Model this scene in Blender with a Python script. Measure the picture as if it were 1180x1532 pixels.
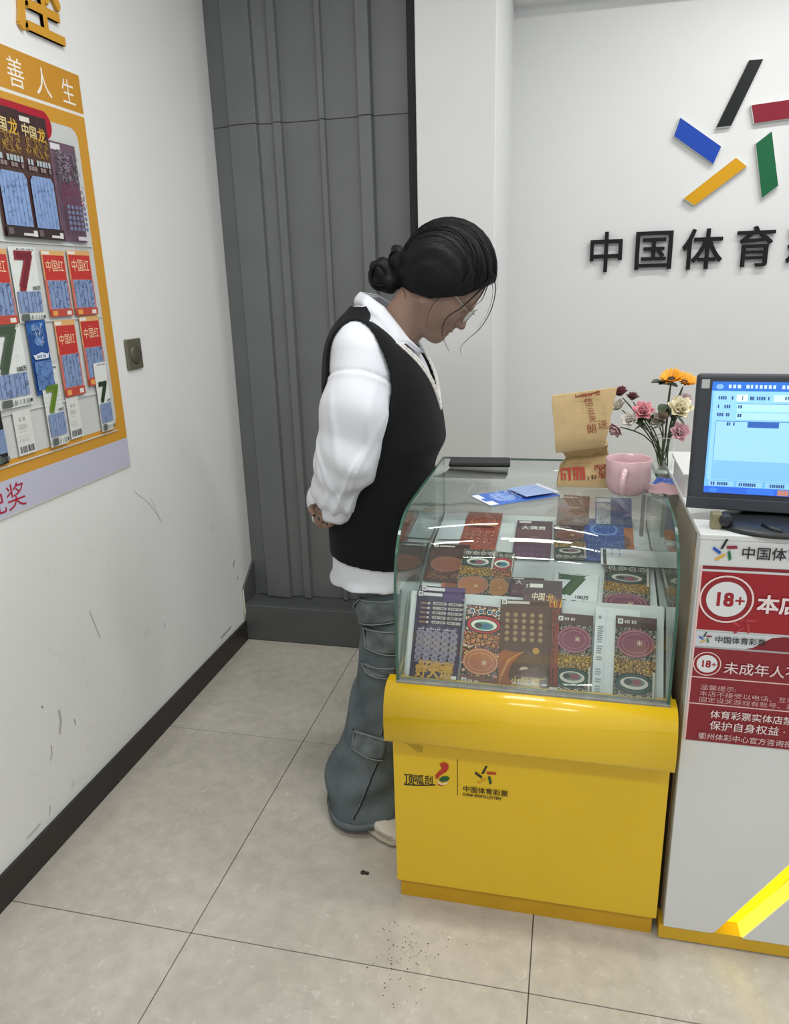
import bpy, bmesh, math, random
import numpy as np
from mathutils import Matrix, Vector

for o in list(bpy.data.objects):
    bpy.data.objects.remove(o)
C = bpy.context.scene.collection
SC = bpy.context.scene
random.seed(7)

# ------------------------------------------------------------------ camera
FPX, YAW, PITCH, ROLL = 1117.93, 0.23340, 0.29581, -0.028814
CAM = Vector((1.34345, -1.26964, 1.47758))
W_, H_ = 1180, 1532
_f = Vector((-math.sin(YAW) * math.cos(PITCH), math.cos(YAW) * math.cos(PITCH), -math.sin(PITCH)))
_r = Vector((math.cos(YAW), math.sin(YAW), 0))
_u = _r.cross(_f)
_c, _s = math.cos(ROLL), math.sin(ROLL)
CR, CU, CF = _c * _r + _s * _u, -_s * _r + _c * _u, _f
cd = bpy.data.cameras.new('camera')
cam = bpy.data.objects.new('camera', cd)
C.objects.link(cam)
cd.sensor_fit = 'VERTICAL'
cd.sensor_height = 36.0
cd.lens = FPX / H_ * 36.0
cd.clip_start = 0.02
cam.matrix_world = Matrix(((CR.x, CU.x, -CF.x, CAM.x), (CR.y, CU.y, -CF.y, CAM.y), (CR.z, CU.z, -CF.z, CAM.z), (0, 0, 0, 1)))
SC.camera = cam


def _ray(px, py):
    return CR * ((px - W_ / 2) / FPX) + CU * (-(py - H_ / 2) / FPX) + CF


def onp(px, py, axis, val):
    """survey helper: a point of the photograph dropped onto a real plane of the room (axis 0=x, 1=y, 2=z)"""
    d = _ray(px, py)
    return CAM + d * ((val - CAM[axis]) / d[axis])


def onX(px, py, x): return onp(px, py, 0, x)
def onY(px, py, y): return onp(px, py, 1, y)
def onZ(px, py, z): return onp(px, py, 2, z)
def onplane(px, py, p0, n):
    d = _ray(px, py)
    return CAM + d * ((p0 - CAM).dot(n) / d.dot(n))


# ------------------------------------------------------------------ light and exposure
world = bpy.data.worlds.new('world')
SC.world = world
world.use_nodes = True
world.node_tree.nodes['Background'].inputs[0].default_value = (0.93, 0.97, 1.0, 1)
world.node_tree.nodes['Background'].inputs[1].default_value = 0.52


def lamp(name, loc, sx, sy, power, col=(1, 0.995, 0.98), rot=(0, 0, 0)):
    l = bpy.data.lights.new(name, 'AREA')
    l.shape = 'RECTANGLE'
    l.size, l.size_y = sx, sy
    l.energy = power
    l.color = col
    o = bpy.data.objects.new(name, l)
    C.objects.link(o)
    o.location = loc
    o.rotation_euler = rot
    return o


lamp('ceiling_tube_lamp', (1.15, 0.22, 2.72), 1.2, 0.12, 12.5)
lamp('ceiling_tube_lamp', (1.15, -1.40, 2.72), 1.2, 0.12, 11)
lamp('ceiling_tube_lamp', (2.90, 0.10, 2.72), 1.2, 0.12, 10)
lamp('ceiling_tube_lamp', (2.90, -1.50, 2.72), 1.2, 0.12, 11)
lamp('ceiling_tube_lamp', (2.30, 1.45, 2.72), 1.2, 0.12, 11)
SC.view_settings.view_transform = 'Standard'
SC.view_settings.look = 'None'
SC.view_settings.gamma = 1.0
SC.view_settings.use_curve_mapping = False
SC.view_settings.exposure = 0.53
SC.cycles.transparent_max_bounces = 24
SC.cycles.max_bounces = 10


# ------------------------------------------------------------------ colours and materials
def lin(c):
    c = c / 255.0
    return c / 12.92 if c <= 0.04045 else ((c + 0.055) / 1.055) ** 2.4


def S(r, g, b): return (lin(r), lin(g), lin(b), 1)


def hx(s): return S(int(s[0:2], 16), int(s[2:4], 16), int(s[4:6], 16))


MATS = {}


def mat(name, col, rough=0.5, metal=0.0, spec=0.5, var=0.0, vscale=8.0, bump=0.0, bscale=60.0, emit=0.0, coat=0.0, stretch=(1, 1, 1), sheen=0.0, sub=0.0):
    if name in MATS:
        return MATS[name]
    m = bpy.data.materials.new(name)
    m.use_nodes = True
    nt = m.node_tree
    b = nt.nodes['Principled BSDF']
    b.inputs['Base Color'].default_value = col
    b.inputs['Roughness'].default_value = rough
    b.inputs['Metallic'].default_value = metal
    b.inputs['Specular IOR Level'].default_value = spec
    if coat:
        b.inputs['Coat Weight'].default_value = coat
        b.inputs['Coat Roughness'].default_value = 0.05
    if sheen:
        b.inputs['Sheen Weight'].default_value = sheen
    if sub:
        b.inputs['Subsurface Weight'].default_value = sub
        b.inputs['Subsurface Radius'].default_value = (0.012, 0.005, 0.003)
        b.inputs['Subsurface Scale'].default_value = 1.0
    if emit:
        b.inputs['Emission Color'].default_value = col
        b.inputs['Emission Strength'].default_value = emit
    if var or bump:
        tc = nt.nodes.new('ShaderNodeTexCoord')
        mp = nt.nodes.new('ShaderNodeMapping')
        mp.inputs['Scale'].default_value = stretch
        nt.links.new(tc.outputs['Object'], mp.inputs['Vector'])
    if var:
        n = nt.nodes.new('ShaderNodeTexNoise')
        n.inputs['Scale'].default_value = vscale
        n.inputs['Detail'].default_value = 6
        nt.links.new(mp.outputs[0], n.inputs['Vector'])
        r = nt.nodes.new('ShaderNodeValToRGB')
        r.color_ramp.elements[0].position = 0.3
        r.color_ramp.elements[1].position = 0.7
        r.color_ramp.elements[0].color = [max(0, x * (1 - var)) for x in col[:3]] + [1]
        r.color_ramp.elements[1].color = [min(1, x * (1 + var)) for x in col[:3]] + [1]
        nt.links.new(n.outputs['Fac'], r.inputs[0])
        nt.links.new(r.outputs[0], b.inputs['Base Color'])
    if bump:
        n = nt.nodes.new('ShaderNodeTexNoise')
        n.inputs['Scale'].default_value = bscale
        n.inputs['Detail'].default_value = 4
        nt.links.new(mp.outputs[0], n.inputs['Vector'])
        bp = nt.nodes.new('ShaderNodeBump')
        bp.inputs['Strength'].default_value = bump
        bp.inputs['Distance'].default_value = 0.004
        nt.links.new(n.outputs['Fac'], bp.inputs['Height'])
        nt.links.new(bp.outputs[0], b.inputs['Normal'])
    MATS[name] = m
    return m


def ink(hexs, rough=0.45, emit=0.0):
    """flat print ink of one colour"""
    return mat('ink_%s_%d_%d' % (hexs, rough * 100, emit * 100), hx(hexs), rough, emit=emit)


def glass_sheet():
    """pane glass: lets light through, mirrors by angle (Schlick)"""
    m = bpy.data.materials.new('clear_glass')
    m.use_nodes = True
    nt = m.node_tree
    nt.nodes.clear()
    N = nt.nodes.new
    out = N('ShaderNodeOutputMaterial')
    mix = N('ShaderNodeMixShader')
    tr = N('ShaderNodeBsdfTransparent')
    tr.inputs[0].default_value = (0.955, 0.975, 0.965, 1)
    gl = N('ShaderNodeBsdfGlossy')
    gl.inputs['Roughness'].default_value = 0.0
    gl.inputs['Color'].default_value = (0.95, 1, 0.98, 1)
    ge = N('ShaderNodeNewGeometry')
    dt = N('ShaderNodeVectorMath'); dt.operation = 'DOT_PRODUCT'
    nt.links.new(ge.outputs['Normal'], dt.inputs[0])
    nt.links.new(ge.outputs['Incoming'], dt.inputs[1])
    ab = N('ShaderNodeMath'); ab.operation = 'ABSOLUTE'
    nt.links.new(dt.outputs['Value'], ab.inputs[0])
    om = N('ShaderNodeMath'); om.operation = 'SUBTRACT'; om.inputs[0].default_value = 1.0
    nt.links.new(ab.outputs[0], om.inputs[1])
    pw = N('ShaderNodeMath'); pw.operation = 'POWER'; pw.inputs[1].default_value = 5.0
    nt.links.new(om.outputs[0], pw.inputs[0])
    ma = N('ShaderNodeMath'); ma.operation = 'MULTIPLY_ADD'; ma.inputs[1].default_value = 0.96; ma.inputs[2].default_value = 0.04
    nt.links.new(pw.outputs[0], ma.inputs[0])
    nt.links.new(ma.outputs[0], mix.inputs[0])
    nt.links.new(tr.outputs[0], mix.inputs[1])
    nt.links.new(gl.outputs[0], mix.inputs[2])
    nt.links.new(mix.outputs[0], out.inputs[0])
    return m


GLASS = glass_sheet()


def doodle(name, cols, scale=55.0, line='1A1614', lw=0.10, seed=0.0, rings=9.0):
    """busy printed doodle pattern: cells of flat ink colours with dark outlines and rings inside"""
    if name in MATS:
        return MATS[name]
    m = bpy.data.materials.new(name)
    m.use_nodes = True
    nt = m.node_tree
    N, L = nt.nodes.new, nt.links.new
    b = nt.nodes['Principled BSDF']
    b.inputs['Roughness'].default_value = 0.4
    tc = N('ShaderNodeTexCoord')
    mp = N('ShaderNodeMapping')
    mp.inputs['Location'].default_value = (seed, seed * 0.7, 0)
    L(tc.outputs['Object'], mp.inputs['Vector'])
    ns = N('ShaderNodeTexNoise'); ns.inputs['Scale'].default_value = scale * 0.9
    L(mp.outputs[0], ns.inputs['Vector'])
    ad = N('ShaderNodeVectorMath'); ad.operation = 'MULTIPLY_ADD'
    ad.inputs[1].default_value = (0.012, 0.012, 0)
    L(ns.outputs['Color'], ad.inputs[0]); L(mp.outputs[0], ad.inputs[2])
    vo = N('ShaderNodeTexVoronoi'); vo.voronoi_dimensions = '2D'; vo.inputs['Scale'].default_value = scale
    L(ad.outputs[0], vo.inputs['Vector'])
    ve = N('ShaderNodeTexVoronoi'); ve.voronoi_dimensions = '2D'; ve.feature = 'DISTANCE_TO_EDGE'; ve.inputs['Scale'].default_value = scale
    L(ad.outputs[0], ve.inputs['Vector'])
    sp = N('ShaderNodeSeparateColor'); L(vo.outputs['Color'], sp.inputs[0])
    rg = N('ShaderNodeMath'); rg.operation = 'MULTIPLY_ADD'; rg.inputs[1].default_value = rings * 0.12
    L(vo.outputs['Distance'], rg.inputs[0]); L(sp.outputs[0], rg.inputs[2])
    fr = N('ShaderNodeMath'); fr.operation = 'FRACT'; L(rg.outputs[0], fr.inputs[0])
    cr = N('ShaderNodeValToRGB'); cr.color_ramp.interpolation = 'CONSTANT'
    els = cr.color_ramp.elements
    els[0].position = 0; els[0].color = hx(cols[0])
    els[1].position = 1.0 / len(cols); els[1].color = hx(cols[1])
    for i, c in enumerate(cols[2:]):
        e = els.new((i + 2.0) / len(cols)); e.color = hx(c)
    L(fr.outputs[0], cr.inputs[0])
    lt = N('ShaderNodeMath'); lt.operation = 'LESS_THAN'; lt.inputs[1].default_value = lw
    L(ve.outputs['Distance'], lt.inputs[0])
    mx = N('ShaderNodeMix'); mx.data_type = 'RGBA'
    L(lt.outputs[0], mx.inputs['Factor']); L(cr.outputs[0], mx.inputs[6]); mx.inputs[7].default_value = hx(line)
    L(mx.outputs[2], b.inputs['Base Color'])
    MATS[name] = m
    return m


# ------------------------------------------------------------------ mesh builder
class MB:
    def __init__(self):
        self.v, self.f, self.mi, self.mats = [], [], [], []

    def m(self, material):
        if material not in self.mats:
            self.mats.append(material)
        return self.mats.index(material)

    def add(self, vs, fs, material):
        k, b = self.m(material), len(self.v)
        self.v += [tuple(p) for p in vs]
        for f in fs:
            self.f.append([b + i for i in f])
            self.mi.append(k)

    def box(self, a, b, material):
        x0, y0, z0 = a; x1, y1, z1 = b
        self.add([(x0, y0, z0), (x1, y0, z0), (x1, y1, z0), (x0, y1, z0), (x0, y0, z1), (x1, y0, z1), (x1, y1, z1), (x0, y1, z1)],
                 [(3, 2, 1, 0), (4, 5, 6, 7), (0, 1, 5, 4), (1, 2, 6, 5), (2, 3, 7, 6), (3, 0, 4, 7)], material)

    def extrude(self, poly, axis, a, b, material, side=None):
        """poly: 2D points; axis: the one they are swept along. x:(y,z) y:(x,z) z:(x,y)"""
        def P(p, t):
            return (t, p[0], p[1]) if axis == 0 else (p[0], t, p[1]) if axis == 1 else (p[0], p[1], t)
        n = len(poly)
        vs = [P(p, a) for p in poly] + [P(p, b) for p in poly]
        area = sum(poly[i][0] * poly[(i + 1) % n][1] - poly[(i + 1) % n][0] * poly[i][1] for i in range(n))
        flip = (area > 0) == (axis != 1)
        caps = [tuple(range(n))[::-1], tuple(range(n, 2 * n))]
        sides = [(i, (i + 1) % n, n + (i + 1) % n, n + i) for i in range(n)]
        if (b > a) != flip:
            caps = [c[::-1] for c in caps]; sides = [c[::-1] for c in sides]
        self.add(vs, caps, material)
        base = len(self.v) - 2 * n
        k = self.m(side or material)
        for s in sides:
            self.f.append([base + i for i in s]); self.mi.append(k)

    def loft(self, rings, material, caps=True, closed=True):
        n = len(rings[0])
        vs = [p for r in rings for p in r]
        fs = []
        for j in range(len(rings) - 1):
            for i in range(n if closed else n - 1):
                k = (i + 1) % n
                fs.append((j * n + i, j * n + k, (j + 1) * n + k, (j + 1) * n + i))
        if caps:
            fs.append(tuple(range(n))[::-1])
            fs.append(tuple(range((len(rings) - 1) * n, len(rings) * n)))
        self.add(vs, fs, material)

    def lathe(self, prof, c, material, n=40, caps=False):
        rings = [[(c[0] + r * math.cos(2 * math.pi * i / n), c[1] + r * math.sin(2 * math.pi * i / n), c[2] + z) for i in range(n)] for r, z in prof]
        self.loft(rings, material, caps)

    def tube(self, pts, rad, material, n=8, caps=True):
        pts = [Vector(p) for p in pts]
        rs = rad if isinstance(rad, (list, tuple)) else [rad] * len(pts)
        rings = []
        up = None
        for i, p in enumerate(pts):
            t = (pts[min(i + 1, len(pts) - 1)] - pts[max(i - 1, 0)]).normalized()
            if up is None:
                up = t.orthogonal().normalized()
            up = (up - t * up.dot(t)).normalized()
            w = t.cross(up)
            rings.append([p + (up * math.cos(2 * math.pi * k / n) + w * math.sin(2 * math.pi * k / n)) * rs[i] for k in range(n)])
        self.loft(rings, material, caps)

    def grid(self, fn, nu, nv, material, thick=0.0):
        P = [[Vector(fn(i / nu, j / nv)) for i in range(nu + 1)] for j in range(nv + 1)]
        vs = [p for r in P for p in r]
        w = nu + 1
        fs = [(j * w + i, j * w + i + 1, (j + 1) * w + i + 1, (j + 1) * w + i) for j in range(nv) for i in range(nu)]
        self.add(vs, fs, material)

    def build(self, name, parent=None, M=None, smooth=False, bevel=0.0, seg=2, solid=0.0, solid_off=0.0):
        me = bpy.data.meshes.new(name)
        me.from_pydata(self.v, [], self.f)
        for m in self.mats:
            me.materials.append(m)
        me.polygons.foreach_set('material_index', self.mi)
        if smooth:
            me.polygons.foreach_set('use_smooth', [True] * len(me.polygons))
        me.update()
        return link(name, me, parent, M, bevel, seg, solid, solid_off, smooth)


def link(name, me, parent=None, M=None, bevel=0.0, seg=2, solid=0.0, solid_off=0.0, smooth=False):
    o = bpy.data.objects.new(name, me)
    C.objects.link(o)
    if M is not None:
        o.matrix_world = M
    if parent is not None:
        o.parent = parent
        if M is None:
            o.matrix_parent_inverse = parent.matrix_world.inverted()
        else:
            o.matrix_parent_inverse = parent.matrix_world.inverted()
    if solid:
        s = o.modifiers.new('solid', 'SOLIDIFY'); s.thickness = solid; s.offset = solid_off
    if bevel:
        b = o.modifiers.new('bevel', 'BEVEL'); b.width = bevel; b.segments = seg; b.limit_method = 'ANGLE'; b.angle_limit = math.radians(40)
        b.harden_normals = False
    return o


def tag(o, label=None, cat=None, group=None, kind=None):
    if label: o['label'] = label
    if cat: o['category'] = cat
    if group: o['group'] = group
    if kind: o['kind'] = kind
    return o


def empty(name, loc, label=None, cat=None, group=None, M=None):
    o = bpy.data.objects.new(name, None)
    C.objects.link(o)
    o.empty_display_size = 0.05
    o.matrix_world = M if M is not None else Matrix.Translation(loc)
    bpy.context.view_layer.update()
    return tag(o, label, cat, group)


def frame(o, u, v, n):
    o, u, v, n = Vector(o), Vector(u).normalized(), Vector(v).normalized(), Vector(n).normalized()
    return Matrix(((u.x, v.x, n.x, o.x), (u.y, v.y, n.y, o.y), (u.z, v.z, n.z, o.z), (0, 0, 0, 1)))


# ------------------------------------------------------------------ lettering and flat print
_TXT = {}


def text_shape(body, bold=0.0):
    k = (body, bold)
    if k not in _TXT:
        c = bpy.data.curves.new('lettering', 'FONT')
        c.body = body; c.size = 1.0; c.offset = bold; c.resolution_u = 3
        o = bpy.data.objects.new('lettering', c)
        me = o.to_mesh()
        vs = [(v.co.x, v.co.y) for v in me.vertices]
        fs = [tuple(p.vertices) for p in me.polygons]
        o.to_mesh_clear()
        bpy.data.objects.remove(o)
        bpy.data.curves.remove(c)
        _TXT[k] = (vs, fs)
    return _TXT[k]


def text_extruded(body, bold, depth):
    c = bpy.data.curves.new('lettering', 'FONT')
    c.body = body; c.size = 1.0; c.resolution_u = 4; c.extrude = depth / 2
    o = bpy.data.objects.new('lettering', c)
    me = bpy.data.meshes.new_from_object(o)
    bpy.data.objects.remove(o)
    vs = [tuple(v.co) for v in me.vertices]; fs = [tuple(p_.vertices) for p_ in me.polygons]
    out = bpy.data.meshes.new('character')
    V_, F_ = [], []
    for k_, (dx, dy) in enumerate(((-bold, -bold), (bold, -bold), (bold, bold), (-bold, bold))):
        F_ += [tuple(i + len(V_) for i in f) for f in fs]
        V_ += [(x + dx, y + dy, z + .0004 * k_) for x, y, z in vs]
    out.from_pydata(V_, [], F_)
    out.update()
    return out


class Print(MB):
    """flat print in a local plane: x to the right, y up, z out of the sheet; each layer a hair above the last"""
    def __init__(self, z=0.0):
        super().__init__()
        self.z = z

    def _up(self):
        self.z += 0.00006
        return self.z

    def poly(self, pts, col, **k):
        z = self._up()
        self.add([(p[0], p[1], z) for p in pts], [tuple(range(len(pts)))], ink(col, **k) if isinstance(col, str) else col)

    def rect(self, x0, y0, x1, y1, col, **k):
        self.poly([(x0, y0), (x1, y0), (x1, y1), (x0, y1)], col, **k)

    def disc(self, x, y, r, col, ry=None, n=14, **k):
        ry = ry or r
        self.poly([(x + r * math.cos(2 * math.pi * i / n), y + ry * math.sin(2 * math.pi * i / n)) for i in range(n)], col, **k)

    def discs(self, pts, r, col, ry=None, n=10, **k):
        z = self._up(); ry = ry or r
        for (x, y) in pts:
            self.add([(x + r * math.cos(2 * math.pi * i / n), y + ry * math.sin(2 * math.pi * i / n), z) for i in range(n)], [tuple(range(n))], ink(col, **k))

    def ring(self, x, y, r, w, col, ry=None, n=24, a0=0, a1=360, **k):
        ry = ry or r
        z = self._up()
        vs, fs = [], []
        full = (a1 - a0) >= 360
        for i in range(n + (0 if full else 1)):
            a = math.radians(a0 + (a1 - a0) * i / n)
            vs += [(x + (r - w) * math.cos(a), y + (ry - w) * math.sin(a), z), (x + r * math.cos(a), y + ry * math.sin(a), z)]
        m = len(vs) // 2
        for i in range(n):
            j = (i + 1) % m
            fs.append((2 * i, 2 * i + 1, 2 * j + 1, 2 * j))
        self.add(vs, fs, ink(col, **k))

    def line(self, pts, w, col, **k):
        z = self._up()
        mt = ink(col, **k)
        P = [Vector((p[0], p[1])) for p in pts]
        vs, n = [], len(P)
        for i, p in enumerate(P):
            t = (P[min(i + 1, n - 1)] - P[max(i - 1, 0)])
            t = t.normalized() if t.length > 1e-9 else Vector((1, 0))
            q = Vector((-t.y, t.x)) * w / 2
            vs += [(p.x - q.x, p.y - q.y, z), (p.x + q.x, p.y + q.y, z)]
        self.add(vs, [(2 * i, 2 * i + 2, 2 * i + 3, 2 * i + 1) for i in range(n - 1)], mt)

    def text(self, body, x, y, size, col, bold=0.02, sx=1.0, rot=0.0, align='l', shear=0.0, **k):
        z = self._up()
        vs, fs = text_shape(body, 0.0)
        if not vs:
            return
        if bold > 0.004:
            q = bold * .75
            n0 = len(vs)
            v0, f0 = vs, fs
            vs, fs = [], []
            for k_, (dx, dy) in enumerate(((-q, -q), (q, -q), (q, q), (-q, q))):
                vs = vs + [(a + dx, b_ + dy) for a, b_ in v0]
                fs = fs + [tuple(i + k_ * n0 for i in f) for f in f0]
        w = max(p[0] for p in vs)
        off = 0 if align == 'l' else -w / 2 if align == 'c' else -w
        ca, sa = math.cos(rot), math.sin(rot)
        out = []
        n1 = len(text_shape(body, 0.0)[0])
        for i_, (px, py) in enumerate(vs):
            a, b = (px + off + shear * py) * size * sx, py * size
            out.append((x + a * ca - b * sa, y + a * sa + b * ca, z + 0.00004 * (i_ // n1)))
        self.z += 0.00012
        self.add(out, fs, ink(col, **k))

    def bars(self, x0, y0, x1, y1, n, col, seed=1, gap=0.4, vertical=True, **k):
        """a row of fine print bars (barcodes, tiny illegible print)"""
        rr = random.Random(seed)
        z = self._up()
        for i in range(n):
            if rr.random() < 0.12: continue
            if vertical:
                a = x0 + (x1 - x0) * i / n; b = a + (x1 - x0) / n * (1 - gap * rr.uniform(0.5, 1.3))
                q = [(a, y0, z), (b, y0, z), (b, y1, z), (a, y1, z)]
            else:
                a = y0 + (y1 - y0) * i / n; b = a + (y1 - y0) / n * (1 - gap)
                e = x1 - (x1 - x0) * rr.uniform(0, 0.25)
                q = [(x0, a, z), (e, a, z), (e, b, z), (x0, b, z)]
            self.add(q, [(0, 1, 2, 3)], ink(col, **k))

    def squiggle(self, x0, y0, x1, y1, n, col, w=0.0012, seed=1, **k):
        rr = random.Random(seed)
        w = w * .7
        for i in range(int(n * 2.2)):
            x, y = rr.uniform(x0, x1), rr.uniform(y0, y1)
            a = rr.uniform(0, 6.28); pts = []
            for j in range(5):
                pts.append((min(x1, max(x0, x)), min(y1, max(y0, y))))
                a += rr.uniform(-1.5, 1.5)
                x += math.cos(a) * w * 2.6; y += math.sin(a) * w * 2.6
            self.line(pts, w, col, **k)


EMBLEM = [('black', [(0.05, 1.09), (0.26, 1.09), (-0.13, 0.15), (-0.36, 0.14)]), ('red', [(0.14, 0.44), (1.02, 0.50), (1.08, 0.23), (0.21, 0.17)]),
          ('green', [(0.49, 0.05), (0.68, -0.78), (0.45, -0.96), (0.27, -0.12)]), ('yellow', [(0.0, -0.31), (0.18, -0.45), (-0.59, -1.02), (-0.77, -0.90)]),
          ('blue', [(-0.92, 0.34), (-0.24, -0.14), (-0.34, -0.40), (-1.0, 0.07)])]
EMB_COL = {'black': '1C2228', 'red': '8E2235', 'green': '1D7044', 'yellow': 'D8A820', 'blue': '2152B4'}


def emblem(p, x, y, s, cols=None, **k):
    for nm, pts in EMBLEM:
        p.poly([(x + a * s, y + b * s) for a, b in pts][::-1], (cols or EMB_COL)[nm], **k)


# ------------------------------------------------------------------ the room
def floor_mat():
    m = mat('floor_tile_stone', S(176, 170, 160), 0.22, spec=0.4)
    nt = m.node_tree
    N, L = nt.nodes.new, nt.links.new
    b = nt.nodes['Principled BSDF']
    tc = N('ShaderNodeTexCoord')
    n1 = N('ShaderNodeTexNoise'); n1.inputs['Scale'].default_value = 22; n1.inputs['Detail'].default_value = 8; n1.inputs['Roughness'].default_value = 0.65
    n2 = N('ShaderNodeTexNoise'); n2.inputs['Scale'].default_value = 3.2; n2.inputs['Detail'].default_value = 3
    n3 = N('ShaderNodeTexNoise'); n3.inputs['Scale'].default_value = 34; n3.inputs['Detail'].default_value = 2; n3.inputs['Distortion'].default_value = 1.6
    for n in (n1, n2, n3): L(tc.outputs['Object'], n.inputs['Vector'])
    r1 = N('ShaderNodeValToRGB')
    r1.color_ramp.elements[0].position = 0.32; r1.color_ramp.elements[0].color = S(184, 179, 168)
    r1.color_ramp.elements[1].position = 0.72; r1.color_ramp.elements[1].color = S(204, 199, 188)
    L(n1.outputs['Fac'], r1.inputs[0])
    r2 = N('ShaderNodeValToRGB')
    r2.color_ramp.elements[0].position = 0.3; r2.color_ramp.elements[0].color = (0.86, 0.85, 0.83, 1)
    r2.color_ramp.elements[1].position = 0.75; r2.color_ramp.elements[1].color = (1, 1, 1, 1)
    L(n2.outputs['Fac'], r2.inputs[0])
    mx = N('ShaderNodeMix'); mx.data_type = 'RGBA'; mx.blend_type = 'MULTIPLY'; mx.inputs['Factor'].default_value = 1
    L(r1.outputs[0], mx.inputs[6]); L(r2.outputs[0], mx.inputs[7])
    # pale worm-like flecks of the tile
    r3 = N('ShaderNodeValToRGB')
    r3.color_ramp.elements[0].position = 0.64; r3.color_ramp.elements[0].color = (0, 0, 0, 1)
    r3.color_ramp.elements[1].position = 0.72; r3.color_ramp.elements[1].color = (1, 1, 1, 1)
    L(n3.outputs['Fac'], r3.inputs[0])
    m2 = N('ShaderNodeMix'); m2.data_type = 'RGBA'
    ml = N('ShaderNodeMath'); ml.operation = 'MULTIPLY'; ml.inputs[1].default_value = 0.35
    L(r3.outputs[0], ml.inputs[0])
    L(ml.outputs[0], m2.inputs['Factor']); L(mx.outputs[2], m2.inputs[6]); m2.inputs[7].default_value = S(222, 219, 211)
    L(m2.outputs[2], b.inputs['Base Color'])
    return m


def wall_mat(name, col, dirt=0.3):
    m = mat(name, col, 0.6, spec=0.3)
    nt = m.node_tree
    N, L = nt.nodes.new, nt.links.new
    b = nt.nodes['Principled BSDF']
    tc = N('ShaderNodeTexCoord')
    n1 = N('ShaderNodeTexNoise'); n1.inputs['Scale'].default_value = 2.2; n1.inputs['Detail'].default_value = 5
    n2 = N('ShaderNodeTexNoise'); n2.inputs['Scale'].default_value = 11; n2.inputs['Detail'].default_value = 7; n2.inputs['Roughness'].default_value = 0.7
    L(tc.outputs['Object'], n1.inputs['Vector']); L(tc.outputs['Object'], n2.inputs['Vector'])
    # scuffs: only where the fine noise peaks, more of them low on the wall
    sx = N('ShaderNodeSeparateXYZ'); L(tc.outputs['Object'], sx.inputs[0])
    mr = N('ShaderNodeMapRange'); mr.inputs[1].default_value = 0.05; mr.inputs[2].default_value = 1.1; mr.inputs[3].default_value = 1; mr.inputs[4].default_value = 0.12
    L(sx.outputs['Z'], mr.inputs[0])
    rp = N('ShaderNodeValToRGB')
    rp.color_ramp.elements[0].position = 0.60; rp.color_ramp.elements[0].color = (0, 0, 0, 1)
    rp.color_ramp.elements[1].position = 0.82; rp.color_ramp.elements[1].color = (1, 1, 1, 1)
    L(n2.outputs['Fac'], rp.inputs[0])
    mu = N('ShaderNodeMath'); mu.operation = 'MULTIPLY'; L(rp.outputs[0], mu.inputs[0]); L(mr.outputs[0], mu.inputs[1])
    m3 = N('ShaderNodeMath'); m3.operation = 'MULTIPLY'; m3.inputs[1].default_value = dirt; L(mu.outputs[0], m3.inputs[0])
    r1 = N('ShaderNodeValToRGB')
    r1.color_ramp.elements[0].position = 0.3; r1.color_ramp.elements[0].color = [x * 0.965 for x in col[:3]] + [1]
    r1.color_ramp.elements[1].position = 0.7; r1.color_ramp.elements[1].color = col
    L(n1.outputs['Fac'], r1.inputs[0])
    mx = N('ShaderNodeMix'); mx.data_type = 'RGBA'
    L(m3.outputs[0], mx.inputs['Factor']); L(r1.outputs[0], mx.inputs[6]); mx.inputs[7].default_value = S(120, 118, 112)
    L(mx.outputs[2], b.inputs['Base Color'])
    bp = N('ShaderNodeBump'); bp.inputs['Strength'].default_value = 0.08; bp.inputs['Distance'].default_value = 0.003
    L(n2.outputs['Fac'], bp.inputs['Height']); L(bp.outputs[0], b.inputs['Normal'])
    return m


FL, WHITE = floor_mat(), wall_mat('wall_white_paint', S(228, 229, 227), 0.55)
WHITE2 = wall_mat('panel_white_paint', S(216, 217, 216), 0.12)
GROUT = mat('tile_grout', S(96, 90, 82), 0.9)
b = MB(); b.box((-0.0, -3.0, -0.08), (4.2, 1.66, -0.004), GROUT)
floor = tag(b.build('floor'), kind='structure')
GX = [0.0, 0.5091, 1.3091, 2.1091, 2.9091, 3.7091]
GY = [-2.4, -1.6, -0.8, 0.0, 0.8, 1.6]
rt = random.Random(3)
for i in range(len(GX) - 1):
    for j in range(len(GY) - 1):
        t = MB(); g = 0.0013
        t.box((GX[i] + (g if i else 0), GY[j] + g, -0.012), (GX[i + 1] - g, GY[j + 1] - g, rt.uniform(-0.0003, 0.0)), FL)
        t.build('tile', floor, bevel=0.0008, seg=1)

b = MB(); b.box((-0.12, -3.0, -0.02), (0.0, 1.62, 2.8), WHITE)
tag(b.build('wall_left'), kind='structure')
BLK = mat('black_skirting', S(42, 38, 36), 0.45, var=0.15)
b = MB(); b.box((0.0, -3.0, 0.0), (0.012, 1.485, 0.088), BLK)
tag(b.build('baseboard_left', bevel=0.002), kind='structure')
LOGO_Y = 2.2
b = MB(); b.box((1.06, LOGO_Y, -0.02), (4.3, LOGO_Y + 0.1, 2.8), WHITE2)
tag(b.build('wall_back'), kind='structure')
b = MB(); b.box((0.80, 1.5, 0.0), (1.07, LOGO_Y + 0.02, 2.8), WHITE2)
tag(b.build('wall_pillar', bevel=0.003), kind='structure')
b = MB(); b.box((1.07, 1.66, -0.09), (4.2, LOGO_Y, -0.001), FL)
tag(b.build('floor_behind_counter'), kind='structure')
b = MB(); b.box((-0.12, -3.0, 2.78), (4.3, LOGO_Y + 0.1, 2.9), mat('ceiling_white', S(225, 225, 222), 0.8))
tag(b.build('ceiling'), kind='structure')
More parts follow.
